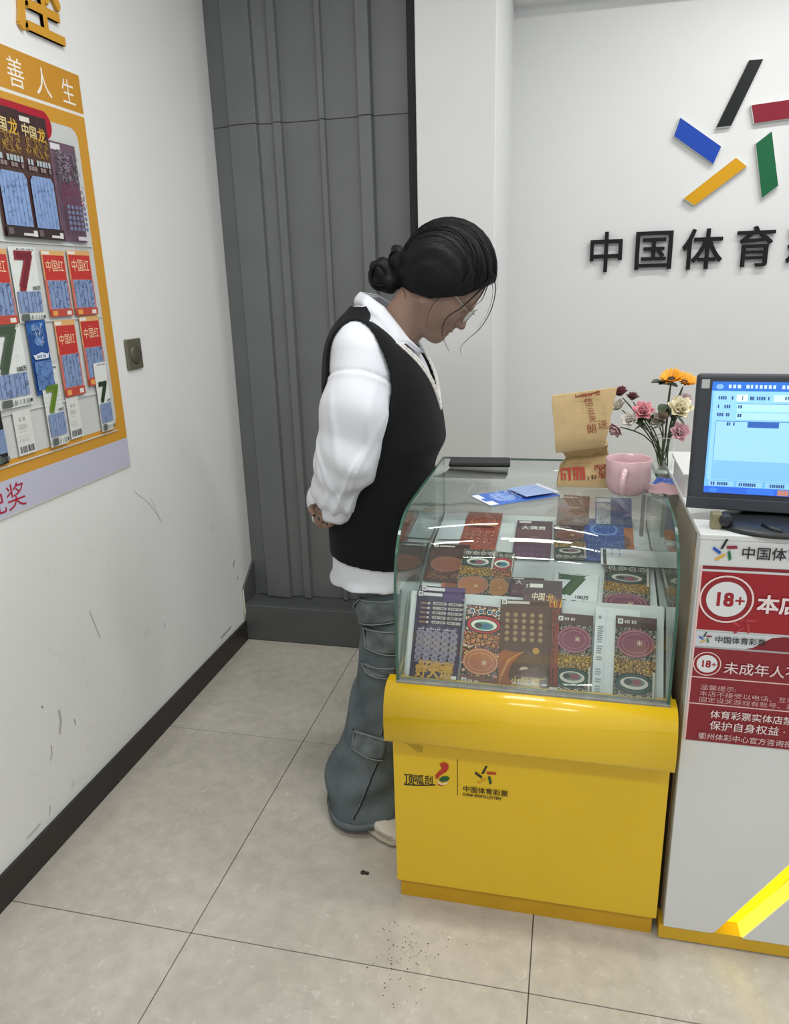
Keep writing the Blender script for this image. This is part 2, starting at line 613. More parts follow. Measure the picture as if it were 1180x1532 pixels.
# box added above the logo wall to darken its top
b = MB(); b.box((1.07, LOGO_Y - 0.12, 2.52), (4.3, LOGO_Y + 0.02, 2.8), WHITE2)
tag(b.build('trim_shading_box'), kind='structure')

# grey folded steel door with its raised threshold
GREY = mat('grey_steel_paint', S(108, 111, 111), 0.42, spec=0.5, var=0.06, vscale=5, bump=0.04, bscale=25)
GREYD = mat('grey_threshold_paint', S(86, 89, 88), 0.5, var=0.08, vscale=9)
door = empty('door_1', (0.4, 1.6, 0.17)); door['kind'] = 'structure'
prof = [(-0.02, 1.62), (0.0, 1.615), (0.07, 1.60), (0.076, 1.585), (0.186, 1.578), (0.19, 1.60), (0.244, 1.612), (0.248, 1.588), (0.277, 1.588), (0.283, 1.612), (0.42, 1.612), (0.424, 1.594),
        (0.442, 1.594), (0.447, 1.612), (0.568, 1.612), (0.573, 1.588), (0.619, 1.588), (0.624, 1.618), (0.785, 1.618)]
for z0, z1 in ((0.17, 2.055), (2.057, 2.8)):
    b = MB(); b.extrude(prof + [(0.785, 1.64), (-0.02, 1.64)], 2, z0, z1, GREY)
    b.build('panel', door, bevel=0.0015, seg=1)
b = MB(); b.box((0.768, 1.52, 0.0), (0.80, 1.66, 2.8), mat('black_gap', S(14, 14, 15), 0.7))
tag(b.build('trim_door_gap'), kind='structure')
b = MB(); b.box((0.004, 1.487, 0.0), (0.80, 1.64, 0.165), GREYD)
tag(b.build('trim_threshold', bevel=0.004), kind='structure')
b = MB(); b.extrude([(1.492, 0.165), (1.612, 0.165), (1.612, 0.325), (1.492, 0.235)], 0, 0.0005, 0.010, GREYD)
tag(b.build('trim_door_return'), kind='structure')
# chipped paint at the wall end
b = MB(); b.tube([(0.004, 1.49, 0.09), (0.006, 1.488, 0.14), (0.004, 1.489, 0.19), (0.006, 1.49, 0.236)], [0.004, 0.006, 0.005, 0.003], mat('chipped_plaster', S(205, 200, 190), 0.9, bump=0.6, bscale=90), n=6)
tag(b.build('trim_wall_edge', smooth=True), kind='structure')

# scuffs and rubbed marks on the white paint
p = Print()
for pts, w, c_ in (([(225, 745), (235, 768), (240, 782)], .0022, 'BCBBB8'), ([(134, 915), (142, 935), (150, 955)], .004, 'B4B3B0'), ([(111, 1076), (113, 1084)], .003, '8A8983'), ([(76, 1115), (78, 1128), (75, 1138)], .0028, '94917E'),
                   ([(88, 1062), (91, 1080), (89, 1098)], .008, 'B2B1AE'), ([(200, 735), (222, 752), (243, 781)], .0014, 'B0AFAC'), ([(245, 932), (247, 938)], .003, '8A8984'), ([(75, 1205), (74, 1220)], .0026, '9A9994'),
                   ([(350, 838), (349, 848)], .005, '6A6A66'), ([(355, 862), (356, 868)], .004, '7A7A76'), ([(62, 1056), (64, 1059)], .004, '8E8C86'), ([(300, 1010), (318, 985), (345, 955)], .006, 'B6B4B0'),
                   ([(196, 1110), (216, 1094)], .006, 'BEBCB8'), ([(40, 1255), (60, 1232)], .005, 'B8B6B2'), ([(330, 955), (345, 938)], .010, 'AAA8A2')):
    q = [onX(x, y, 0.0) for x, y in pts]
    p.line([(a.y, a.z) for a in q], w, c_, rough=.7)
p.build('scuff_marks', bpy.data.objects['wall_left'], M=frame((0.0004, 0, 0), (0, 1, 0), (0, 0, 1), (1, 0, 0)))

# wall switch: blank bronze plate with a round cover
sw = empty('wall_switch', (0, 0.88, 1.29), 'bronze square switch plate with round cover on white wall', 'switch')
BRZ = mat('bronze_plastic', S(112, 108, 92), 0.35, metal=0.35)
b = MB(); b.box((0.0, 0.838, 1.243), (0.010, 0.922, 1.337), BRZ); b.build('plate', sw, bevel=0.004)
b = MB(); b.lathe([(0.030, 0), (0.030, 0.003), (0.026, 0.005), (0.0, 0.005)], (0, 0, 0), mat('bronze_cover', S(98, 94, 80), 0.3, metal=0.35))
b.build('cover', sw, M=frame((0.010, 0.884, 1.29), (0, 1, 0), (0, 0, 1), (1, 0, 0)), smooth=True)

# ------------------------------------------------------------------ emblem and raised characters on the back wall
LW = mat('acrylic_white', S(215, 218, 216), 0.3)
ctr = onY(1103, 205, LOGO_Y)
sc = (onY(1203, 205, LOGO_Y) - ctr).x
em = empty('wall_emblem', (ctr.x, LOGO_Y, ctr.z), 'star emblem of five coloured raised bars on back wall', 'emblem')
for nm, pts in EMBLEM:
    P = [(ctr.x + a * sc, ctr.z + bb * sc) for a, bb in pts]
    t = MB(); t.extrude(P, 1, LOGO_Y - 0.018, LOGO_Y - 0.002, LW)
    bar = t.build('bar', em)
    cx, cz = sum(p[0] for p in P) / 4, sum(p[1] for p in P) / 4
    t = MB(); t.extrude([(cx + (x - cx) * 0.975, cz + (z - cz) * 0.975) for x, z in P], 1, LOGO_Y - 0.021, LOGO_Y - 0.0175, mat('emblem_' + nm, hx({'black': '0E1114', 'red': '7C1428', 'green': '0F5C36', 'yellow': 'CC960C', 'blue': '1442A4'}[nm]), 0.45, spec=0.25))
    t.build('face', bar)
BLKL = mat('black_acrylic', S(12, 13, 16), 0.45, spec=0.25)
names = ['first', 'second', 'third', 'fourth', 'fifth']
nums = ['leftmost black raised character under the star emblem', 'black raised character shaped like a box, second from left under emblem',
        'black raised character with a slanted left stroke, third under the emblem', 'black raised character with a long top bar, fourth under the emblem',
        'black raised character cut by the picture edge, rightmost under the emblem']
for i, (ch, px0, px1, pyb, pyt) in enumerate((('中', 881, 932, 408, 346), ('国', 948, 1007, 404, 345), ('体', 1017, 1083, 404, 341), ('育', 1097, 1160, 400, 337), ('彩', 1172, 1236, 398, 334))):
    a = onY(px0, pyb, LOGO_Y); c2 = onY(px1, pyt, LOGO_Y)
    me = text_extruded(ch, 0.009, 0.12)
    xs = [v.co.x for v in me.vertices]; ys = [v.co.y for v in me.vertices]
    w, h = max(xs) - min(xs), max(ys) - min(ys)
    sx_, sy_ = (c2.x - a.x) / w, (c2.z - a.z) / h
    for v in me.vertices:
        v.co = ((v.co.x - min(xs)) * sx_, (v.co.y - min(ys)) * sy_, v.co.z * 0.1)
    me.materials.append(BLKL)
    o = link('wall_character', me, M=frame((a.x, LOGO_Y - 0.014, a.z), (1, 0, 0), (0, 0, 1), (0, -1, 0)))
    tag(o, nums[i], 'character', 'raised characters under the emblem')

# orange raised character above the notice board
me = text_extruded('座', 0.012, 0.07)
for v in me.vertices:
    v.co = (v.co.x * 0.185, v.co.y * 0.235, v.co.z * 0.14)
me.materials.append(mat('orange_acrylic', S(205, 150, 45), 0.4))
tag(link('wall_character', me, M=frame((0.0062, 0.556, 2.118), (0, 1, 0), (0, 0, 1), (1, 0, 0))), 'orange raised character above the notice board, its upper half out of frame', 'character')

# ------------------------------------------------------------------ notice board on the left wall
BT = 0.006
ORG, GOLD, LAV, PALE = S(198, 142, 48), S(203, 152, 60), S(190, 190, 208), S(200, 202, 200)
board = empty('notice_board', (0, 0.3, 1.5), 'orange framed notice board of scratch tickets on white wall', 'board')
b = MB(); b.box((0.0012, -0.62, 0.953), (BT, 0.783, 2.048), mat('board_white_edge', S(225, 222, 212), 0.4))
b.build('panel', board, bevel=0.001, seg=1)
p = Print()
p.rect(-0.62, 1.95, 0.780, 2.045, 'C48C2E', rough=0.3)
p.rect(-0.62, 1.044, 0.780, 1.942, 'CB9434', rough=0.3)
p.rect(-0.62, 0.956, 0.780, 1.044, 'BEBED0', rough=0.3)
r = 0.03
inner = [(-0.6, 1.09), (0.72, 1.09)] + [(0.737 - r + r * math.cos(a), 1.09 + r + r * math.sin(a)) for a in (-1.2, -0.8, -0.4, 0)] + \
        [(0.737 - r + r * math.cos(a), 1.905 - r + r * math.sin(a)) for a in (0, 0.4, 0.8, 1.2, 1.57)] + [(-0.6, 1.905)]
p.poly(inner, 'C8CAC8', rough=0.3)
pill = [(-0.3, 1.858), (0.575, 1.858)] + [(0.595 + 0.034 * math.cos(a), 1.892 + 0.034 * math.sin(a)) for a in [-1.3 + 0.26 * i for i in range(11)]] + [(-0.3, 1.926)]
p.poly(pill, 'A81E30', rough=0.3)
p.text('善', 0.487, 1.966, 0.072, 'EDE6D6', 0.0, sx=0.9)
p.text('人', 0.588, 1.967, 0.072, 'EDE6D6', 0.0, sx=0.9)
p.text('生', 0.692, 1.968, 0.066, 'EDE6D6', 0.0, sx=0.9)
p.text('兑奖', 0.165, 0.972, 0.070, 'A8243A', 0.0)
p.build('print', board, M=frame((BT + 0.0002, 0, 0), (0, 1, 0), (0, 0, 1), (1, 0, 0)))
CLR = mat('pocket_plastic', S(206, 208, 206), 0.25)
for z, y0, y1 in ((1.604, -0.5, 0.733), (1.412, -0.5, 0.733), (1.200, -0.5, 0.70), (1.078, -0.5, 0.733)):
    t = MB(); t.box((BT, y0, z - 0.003), (BT + 0.004, y1, z), CLR)
    t.build('pocket_strip', board)


def ticket(name, label, cat, group, M, w, h, paint, base, thick=0.0006):
    p = Print(0.0)
    if isinstance(base, str): base = ink(base, rough=0.4)
    p.box((0, 0, -thick), (w, h, 0), base)
    paint(p, w, h)
    return tag(p.build(name, M=M), label, cat, group)


def qr(p, x, y, s):
    """plain label patch standing where a code label is printed"""
    p.rect(x, y, x + s, y + s, 'DCDCD8')
    p.rect(x + s * 0.22, y + s * 0.22, x + s * 0.78, y + s * 0.78, '8A8A88')


def t_china_red(p, w, h):
    p.rect(0, h * .93, w, h, 'D9A86A'); p.rect(w * .03, h * .94, w * .35, h * .985, 'E6DED4')
    p.rect(w * .05, h * .56, w * .97, h * .93, 'BE3430')
    p.text('中国红', w * .12, h * .70, w * .33, 'E8CDA0', 0.0, sx=0.8)
    p.text('—', w * .38, h * .83, w * .2, 'D88A70', 0.0)
    p.rect(0, 0, w, h * .56, 'C8695C')
    p.rect(w * .10, h * .12, w * .95, h * .55, '8297BC')
    for i in range(5): p.rect(w * (.14 + .165 * i), h * .13, w * (.17 + .165 * i), h * .54, '5D7197')
    p.squiggle(w * .1, h * .12, w * .95, h * .55, 16, '46587E', w * .018, 5)
    p.rect(0, 0, w, h * .11, 'B84A3C'); p.rect(w * .1, h * .02, w * .3, h * .09, 'E0A050'); p.rect(w * .72, h * .02, w * .92, h * .08, 'E2DCD2')


def t_seven(col, bg='DDE0DC', dark=None, grid=False, h7=0.56):
    def f(p, w, h):
        p.rect(0, 0, w, h, bg)
        if grid:
            for i in range(9): p.rect(w * (.05 + .11 * i), h * .43, w * (.056 + .11 * i), h * .95, 'A8B4AC')
            for i in range(9): p.rect(w * .03, h * (.45 + .055 * i), w * .97, h * (.453 + .055 * i), 'A8B4AC')
        p.bars(w * .3, h * .955, w * .95, h * .98, 14, '6A706C', 4)
        p.squiggle(w * .05, h * .45, w * .95, h * .94, 14, 'AEB4AE', w * .008, 8)
        p.text('7', w * .10, h * .44, w * 1.34, col, 0.055, sx=1.0, shear=0.06)
        if dark: p.text('7', w * .13, h * .445, w * 1.32, dark, 0.01, sx=.98, shear=0.06)
        p.text('100万', w * .66, h * .43, w * .13, '2E3432', 0.03)
        p.rect(w * .04, h * .13, w * .96, h * .41, '8699BE')
        for i in range(6): p.rect(w * (.08 + .15 * i), h * .14, w * (.11 + .15 * i), h * .40, '627599')
        p.squiggle(w * .04, h * .13, w * .96, h * .41, 14, '4A5C80', w * .015, 3)
        p.rect(w * .05, h * .02, w * .35, h * .11, '5A625E'); p.bars(w * .42, h * .03, w * .9, h * .09, 9, '7A807C', 9)
        p.rect(w * .9, h * .04, w * .97, h * .08, '2A2C2A')
    return f


def t_dragon_board(p, w, h):
    p.rect(0, h * .82, w, h, '3A2424'); p.rect(0, h * .62, w, h * .82, '54382A')
    p.rect(w * .05, h * .93, w * .4, h * .97, 'D8D2C8')
    p.text('中国', w * .06, h * .83, w * .30, 'D9C48C', 0.02, sx=0.9, rot=-0.06); p.text('龙', w * .62, h * .81, w * .34, 'D4A63C', 0.02, sx=.9)
    p.squiggle(w * .1, h * .66, w * .9, h * .82, 26, 'B08A3E', w * .02, 2)
    p.bars(w * .08, h * .595, w * .92, h * .64, 8, 'A9B2B6', 6, gap=.3)
    p.bars(w * .08, h * .55, w * .92, h * .585, 8, '8A7A7A', 7, gap=.3)
    p.poly([(w * .06, h * .09), (w * .90, h * .09), (w * .90, h * .47), (w * .82, h * .51), (w * .16, h * .51), (w * .06, h * .47)], '86A0CC')
    for i in range(6): p.rect(w * (.14 + .125 * i), h * .10, w * (.165 + .125 * i), h * .50, '6C84B2')
    p.squiggle(w * .08, h * .10, w * .88, h * .49, 26, '4E6490', w * .012, 11)
    p.rect(0, 0, w, h * .085, '33272A'); p.rect(w * .5, h * .015, w * .95, h * .035, 'CFCFCB'); p.rect(w * .82, h * .012, w * .95, h * .06, 'D6D6D2'); p.rect(w * .05, h * .02, w * .2, h * .07, '6A5A5C')


def t_mauve(p, w, h):
    p.rect(w * .04, h * .92, w * .4, h * .98, 'D8D4D6')
    p.squiggle(w * .1, h * .58, w * .95, h * .92, 60, '54625E', w * .02, 4); p.squiggle(w * .1, h * .6, w * .95, h * .9, 25, '9A8FA0', w * .02, 14)
    p.squiggle(w * .05, h * .35, w * .95, h * .6, 40, '7A2E52', w * .02, 6)
    for j in range(5): p.discs([(w * (.2 + .16 * i), h * (.13 + .055 * j)) for i in range(5)], w * .06, '6F7796', ry=w * .05)
    p.rect(w * .42, h * .01, w * .97, h * .05, 'C9C5CB')


def t_deer(p, w, h):
    p.poly([(w * .2, h * .86), (w * .8, h * .90), (w, h), (0, h * .94), (0, h * .8)], '2B62A6')
    p.disc(w * .5, h * .72, w * .2, '5C86BE', ry=h * .06); p.squiggle(w * .2, h * .66, w * .8, h * .95, 22, 'B9CCE4', w * .018, 5)
    p.line([(w * .42, h * .78), (w * .34, h * .88), (w * .22, h * .93)], w * .02, 'C3D4EA'); p.line([(w * .56, h * .78), (w * .64, h * .89), (w * .78, h * .95)], w * .02, 'C3D4EA')
    p.poly([(w * .14, h * .48), (w * .84, h * .48), (w * .9, h * .56), (w * .84, h * .54), (w * .5, h * .57), (w * .14, h * .54), (w * .06, h * .55)], 'D4DCE8')
    p.bars(w * .26, h * .495, w * .74, h * .535, 6, '3A5A8C', 3)
    p.rect(w * .06, h * .06, w * .96, h * .45, '5F82B8'); p.squiggle(w * .08, h * .08, w * .92, h * .44, 34, '2E4E86', w * .018, 9)


def t_receipt(p, w, h):
    p.text('彩 票', w * .28, h * .76, w * .17, '50545A', 0.0)
    p.bars(w * .2, h * .52, w * .75, h * .70, 9, 'A9ABAA', 2, vertical=False, gap=.6); p.bars(w * .12, h * .30, w * .85, h * .44, 5, 'B4B6B4', 5, vertical=False, gap=.7)
    p.bars(w * .1, h * .05, w * .92, h * .2, 22, '4A4C4C', 3)


def board_ticket(label, px_tl, px_br, paint, base, d=0.0015, rot=0.0, h=None, w=None):
    a = onX(px_tl[0], px_tl[1], BT + 0.004); c2 = onX(px_br[0], px_br[1], BT + 0.004)
    w = w or (c2.y - a.y); h = h or (a.z - c2.z)
    y0 = c2.y - w
    M = frame((BT + 0.0045 + d, y0, a.z - h), (0, math.cos(rot), math.sin(rot)), (0, -math.sin(rot), math.cos(rot)), (1, 0, 0))
    return ticket('scratch_ticket', label, 'ticket', 'tickets on the notice board', M, w, h, paint, base)


board_ticket('tall dark dragon ticket at the left picture edge, top row of notice board', (0, 157), (55, 357), t_dragon_board, '4A3230', w=.115)
board_ticket('tall dark dragon ticket with whole blue scratch panel, middle of top row on notice board', (28, 167), (93, 360), t_dragon_board, '4A3230', w=.105)
board_ticket('mauve grey ticket with printed flower pattern, topmost right on notice board', (71, 209), (130, 363), t_mauve, '6C5364')
board_ticket('red ticket cut by picture edge beside the red seven ticket on board', (0, 372), (26, 484), t_china_red, 'D4896C', w=.10)
board_ticket('white ticket with a big dark red seven on notice board', (10, 368), (67, 480), t_seven('8C2A34', dark='6E1F2A'), 'DADCD8')
board_ticket('red ticket in board second row, beside the red seven ticket', (59, 374), (108, 472), t_china_red, 'D4A070')
board_ticket('red ticket at the right end of board second row', (98, 374), (145, 470), t_china_red, 'D4A070')
board_ticket('pale ticket with a big mossy grey seven at picture edge on board', (0, 486), (48, 604), t_seven('4E5E4E', dark='40523F'), 'D8DCD6', w=.115)
board_ticket('blue ticket with antlered deer head and ribbon on notice board', (36, 480), (82, 586), t_deer, '1F4C8E', d=.003)
board_ticket('red ticket beside the blue deer ticket on notice board', (79, 480), (126, 588), t_china_red, 'D4A070')
board_ticket('red ticket partly behind the dark green seven ticket on board', (117, 474), (160, 572), t_china_red, 'D4A070', d=.0008)
board_ticket('black ticket corner at left picture edge, bottom row of board', (-30, 570), (12, 692), t_seven('30403A', bg='1C2022'), '1C2022', d=.004)
board_ticket('white lottery receipt slip at left of board bottom row', (17, 617), (54, 675), t_receipt, 'D6D6D2')
board_ticket('white grid ticket with a leafy bright green seven on board', (55, 549), (100, 662), t_seven('6E8C2A', dark='587820', grid=True), 'DADED8', d=.005)
board_ticket('white lottery receipt slip between the two green seven tickets on board', (97, 596), (124, 652), t_receipt, 'D6D6D2')
board_ticket('white ticket with a dark green seven, lowest right on board', (137, 544), (169, 641), t_seven('274227', dark='1F3520'), 'DADED8', d=.004)

# ------------------------------------------------------------------ yellow showcase
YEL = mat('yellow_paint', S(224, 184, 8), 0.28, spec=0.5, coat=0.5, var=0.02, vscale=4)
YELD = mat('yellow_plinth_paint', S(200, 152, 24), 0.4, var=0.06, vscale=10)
EDGE = mat('green_glass_edge', S(58, 92, 78), 0.15, var=0.3, vscale=14)
GASK = mat('grey_gasket', S(140, 140, 132), 0.6, var=0.2, vscale=60)
TRAYM = mat('white_tray', S(206, 212, 212), 0.45)
XL, XR = 0.972, 1.589
case = empty('ticket_showcase', (1.28, 0.5, 0.0), 'yellow lottery showcase with curved glass top on tile floor', 'showcase')
b = MB(); b.box((XL, 0.205, 0.052), (XR, 0.87, 0.60), YEL); body = b.build('body', case, bevel=0.003)
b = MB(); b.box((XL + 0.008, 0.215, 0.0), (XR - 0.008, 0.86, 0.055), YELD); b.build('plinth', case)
lipc = [(0.166, 0.478), (0.1605, 0.482), (0.159, 0.49)]
for i in range(19):
    t = i / 18.0
    q = (1 - t) ** 3, 3 * t * (1 - t) ** 2, 3 * t * t * (1 - t), t ** 3
    lipc.append((q[0] * .158 + q[1] * .156 + q[2] * .166 + q[3] * .203, q[0] * .505 + q[1] * .560 + q[2] * .604 + q[3] * .612))
lip = [(0.2, 0.478)] + lipc + [(0.235, 0.612), (0.235, 0.590), (0.21, 0.58)]
b = MB(); b.extrude(lip, 0, XL - 0.008, XR + 0.002, YEL); lo = b.build('lip', case)
for pl in lo.data.polygons:
    pl.use_smooth = len(pl.vertices) == 4 and pl.center.y < 0.204
b = MB(); b.box((XL + 0.014, 0.200, 0.610), (XR - 0.012, 0.222, 0.6155), GASK); b.build('gasket', case)
# printed logos on the front
p = Print()
def cx(px, py):
    q = onY(px, py, 0.2045); return q.x - XL, q.z
for a, c2 in (((603, 1108), (627, 1126)), ((607, 1108), (631, 1125)), ((614, 1109), (632, 1123)), ((620, 1111), (633, 1120))):
    q0, q1 = cx(*a), cx(*c2); p.line([q0, q1], 0.0012, '2E2206')
q0, q1 = cx(684, 1136), cx(684, 1190)
p.rect(q0[0] - 0.0008, q1[1], q0[0] + 0.0008, q0[1], '3A2410')
# rounded black scratch-card wordmark with a red drop and green disc
q0 = cx(606, 1172); q1 = cx(651, 1153)
bw = q1[0] - q0[0]
p.line([(q0[0] - .003, q0[1] - 0.003), (q0[0] + bw * .3, q0[1] - 0.002), (q0[0] + bw * .7, q0[1] + 0.002), (q0[0] + bw, q0[1] + 0.006)], 0.004, '1E1A14')
for i, ch in enumerate('顶呱刮'):
    p.text(ch, q0[0] - .003 + bw * (0.0 + .34 * i), q0[1] + 0.002 + .003 * i, 0.031 - 0.003 * i, '1E1A14', 0.018, sx=0.85)
def blob(pts, col):
    p.poly([cx(*q) for q in pts], col)
def drop(pts, col):
    p.line([cx(*q[:2]) for q in pts], 0.01, col)
blob([(652, 1166), (651, 1160), (656, 1154), (660, 1151), (660, 1147), (657, 1144), (660, 1141), (666, 1140), (671, 1144), (671, 1150), (667, 1155), (660, 1159), (655, 1164)], 'B8301E')
blob([(656, 1166), (662, 1161), (669, 1161), (673, 1164), (670, 1168), (661, 1170)], '1E5A2E')
blob([(655, 1169), (661, 1172), (670, 1170), (669, 1172), (661, 1174), (656, 1172)], 'E8E0C8')
blob([(654, 1172), (661, 1175), (664, 1174), (662, 1176), (656, 1175)], 'B8301E')
q0 = cx(726, 1160)
emblem(p, q0[0] - 0.001, q0[1], 0.024, {'black': '2A2214', 'red': 'B03A1E', 'green': '1E4A2A', 'yellow': 'D89A18', 'blue': '2A2A20'})
q0, q1 = cx(692, 1184), cx(760, 1194)
p.text('中国体育彩票', q0[0], q0[1] + 0.002, (q1[0] - q0[0]) / 6.0, '241C10', 0.012)
p.text('CHINA SPORTS LOTTERY', q0[0], q0[1] - 0.0105, 0.0108, '241C10', 0.03, sx=(q1[0] - q0[0]) / (0.0108 * 13.2))
p.line([(0.008, 0.462), (XR - XL - 0.008, 0.462)], 0.001, 'A8841A')
p.build('print', body, M=frame((XL, 0.2047, 0), (1, 0, 0), (0, 0, 1), (0, -1, 0)))

# glass: profile of the curved front and flat top, (y, z)
gp = [(0.205, 0.613), (0.205, 0.79)]
for i in range(25):
    t = i / 24.0
    q = (1 - t) ** 3, 3 * t * (1 - t) ** 2, 3 * t * t * (1 - t), t ** 3
    gp.append((q[0] * .205 + q[1] * .205 + q[2] * .262 + q[3] * .41, q[0] * .80 + q[1] * .925 + q[2] * .984 + q[3] * .984))
gp += [(0.60, 0.984), (0.876, 0.984)]
gi = []
for i, q in enumerate(gp):
    a, c2 = Vector(gp[max(i - 1, 0)]), Vector(gp[min(i + 1, len(gp) - 1)])
    t = (c2 - a).normalized(); gi.append((q[0] + t.y * 0.006, q[1] - t.x * 0.006))
b = MB()
GX0, GX1 = 0.9925, 1.5695
n = len(gp)
vs = [(GX0, *q) for q in gp] + [(GX1, *q) for q in gp] + [(GX0, *q) for q in gi] + [(GX1, *q) for q in gi]
fs = [(i, n + i, n + i + 1, i + 1) for i in range(n - 1)] + [(2 * n + i + 1, 3 * n + i + 1, 3 * n + i, 2 * n + i) for i in range(n - 1)]
b.add(vs, fs, GLASS)
b2 = [(i + 1, i, 2 * n + i, 2 * n + i + 1) for i in range(n - 1)][::1] and []
k = b.m(EDGE)
for f in ([(n - 1, 2 * n - 1, 4 * n - 1, 3 * n - 1), (0, 2 * n, 3 * n, n)] + [(i + 1, i, 2 * n + i, 2 * n + i + 1) for i in range(n - 1)] + [(n + i, n + i + 1, 3 * n + i + 1, 3 * n + i) for i in range(n - 1)]):
    b.f.append(list(f)); b.mi.append(k)
fg = b.build('curved_glass', case, smooth=True)
for pl in fg.data.polygons:
    if pl.material_index == 1: pl.use_smooth = False
for x0, x1 in ((0.9855, 0.9915), (1.5705, 1.5765)):
    b = MB(); b.extrude(gp + [(0.876, 0.613)], 0, x0, x1, GLASS, side=EDGE)
    b.build('side_glass', case)
# stepped display tray
tray = [(0.228, 0.602), (0.243, 0.602), (0.352, 0.770), (0.362, 0.770), (0.366, 0.700), (0.60, 0.778), (0.862, 0.815), (0.862, 0.602)]
b = MB(); b.extrude(tray, 0, 0.994, 1.568, TRAYM); b.build('display_tray', case)
b = MB(); b.box((0.994, 0.864, 0.60), (1.568, 0.874, 0.812), mat('grey_backing', S(120, 122, 120), 0.5)); b.build('back_rail', case)
# metal corner clips of the glass
CHR = mat('steel_clip', S(190, 190, 186), 0.25, metal=0.8)
for y, z in ((0.62, 0.979), (0.30, 0.95)):
    b = MB(); b.box((1.552, y - 0.012, z - 0.012), (1.5705, y + 0.012, z - 0.006), CHR); b.build('clip', case, bevel=0.001)
b = MB(); b.box((1.540, 0.70, 0.82), (1.549, 0.709, 0.976), CHR); b.build('back_post', case, bevel=0.001)


# --- tickets in the showcase -------------------------------------------------------
DD_DARK = doodle('print_dark_doodle', ['8E8A7C', '3A4A44', '55504A', '7A6A58', 'B0A890', '34302C'], 95, seed=1.0)
DD_WARM = doodle('print_warm_doodle', ['A8472E', 'C98A3C', '6E3A2A', 'B86A4A', '8A5A3A', 'D0A860'], 90, seed=2.0, line='3A2018')
DD_TEAL = doodle('print_teal_doodle', ['2E7A78', 'B8333A', 'D8D4C4', 'C98A3C', '27505C', '8E2F34'], 90, seed=3.0)
DD_GOLD = doodle('print_gold_doodle', ['B08A3A', 'C8A04A', '7A5A2C', '9A7434'], 130, seed=4.0, line='3E2A18')
DD_BLUE = doodle('print_blue_doodle', ['2F55A8', '2A4A94', '5A7CC0', '24417E'], 120, seed=5.0, line='1C3470')
DD_RED = doodle('print_red_doodle', ['A8402E', '9E3828', 'C07A50', '8E3426'], 130, seed=6.0, line='6E2418')


def t_doodle(ringc='7A3A4E', warm=False, up=True, head='4A3030'):
    """cartoon-eye ticket: small rings, an eye, a gold band and a big scratch disc"""
    def f(p, w, h):
        Y = (lambda t: t * h) if up else (lambda t: (1 - t) * h)
        def rect(a0, t0, a1, t1, col): p.rect(a0 * w, min(Y(t0), Y(t1)), a1 * w, max(Y(t0), Y(t1)), col)
        p.poly([(w * .0, Y(.34)), (w, Y(.34)), (w, Y(.50)), (0, Y(.50))][::1 if up else -1], DD_GOLD if not warm else DD_WARM)
        eo, ei, eg, ep = ('B8333A', '4A8A7A', 'E0DED0', '3E6A8A') if warm else ('2E5048', '6A7A70', 'CFCBC0', '8A4258')
        p.disc(w * .5, Y(.235), w * .46, eo, ry=h * .115, n=20); p.ring(w * .5, Y(.235), w * .47, w * .03, '1C1A18', ry=h * .12)
        p.disc(w * .5, Y(.24), w * .36, eg, ry=h * .08, n=20); p.ring(w * .5, Y(.24), w * .365, w * .025, '26221E', ry=h * .082)
        p.disc(w * .5, Y(.25), w * .26, ei, ry=h * .05, n=16); p.disc(w * .56, Y(.25), w * .12, ep, ry=h * .032, n=12); p.disc(w * .36, Y(.25), w * .1, '3A3A38', ry=h * .032, n=12)
        for i in range(4):
            p.disc(w * (.16 + .23 * i), Y(.075), w * .085, '1E1C1A'); p.ring(w * (.16 + .23 * i), Y(.075), w * .075, w * .022, 'D8D6CC'); p.disc(w * (.16 + .23 * i), Y(.075), w * .03, '9AA6A0' if not warm else '4A7AA0')
        p.disc(w * .5, Y(.69), w * .46, ringc, ry=h * .165, n=24)
        p.ring(w * .5, Y(.69), w * .44, w * .02, 'A87A86' if not warm else 'D0A080', ry=h * .15); p.ring(w * .5, Y(.69), w * .33, w * .012, 'A87A86' if not warm else 'D0A080', ry=h * .11)
        p.text('✽' if False else '米', w * .52, Y(.70) - w * .06, w * .15, 'E0D0A8', 0.0)
        rect(0, .87, 1, 1, head); qr(p, w * .05, Y(.935) - w * .06, w * .13); p.bars(w * .22, Y(.935) - w * .04, w * .52, Y(.935) + w * .04, 7, 'C9C4BC', 3)
        rect(.93, .03, .985, .38, 'C2BEB2')
    return f


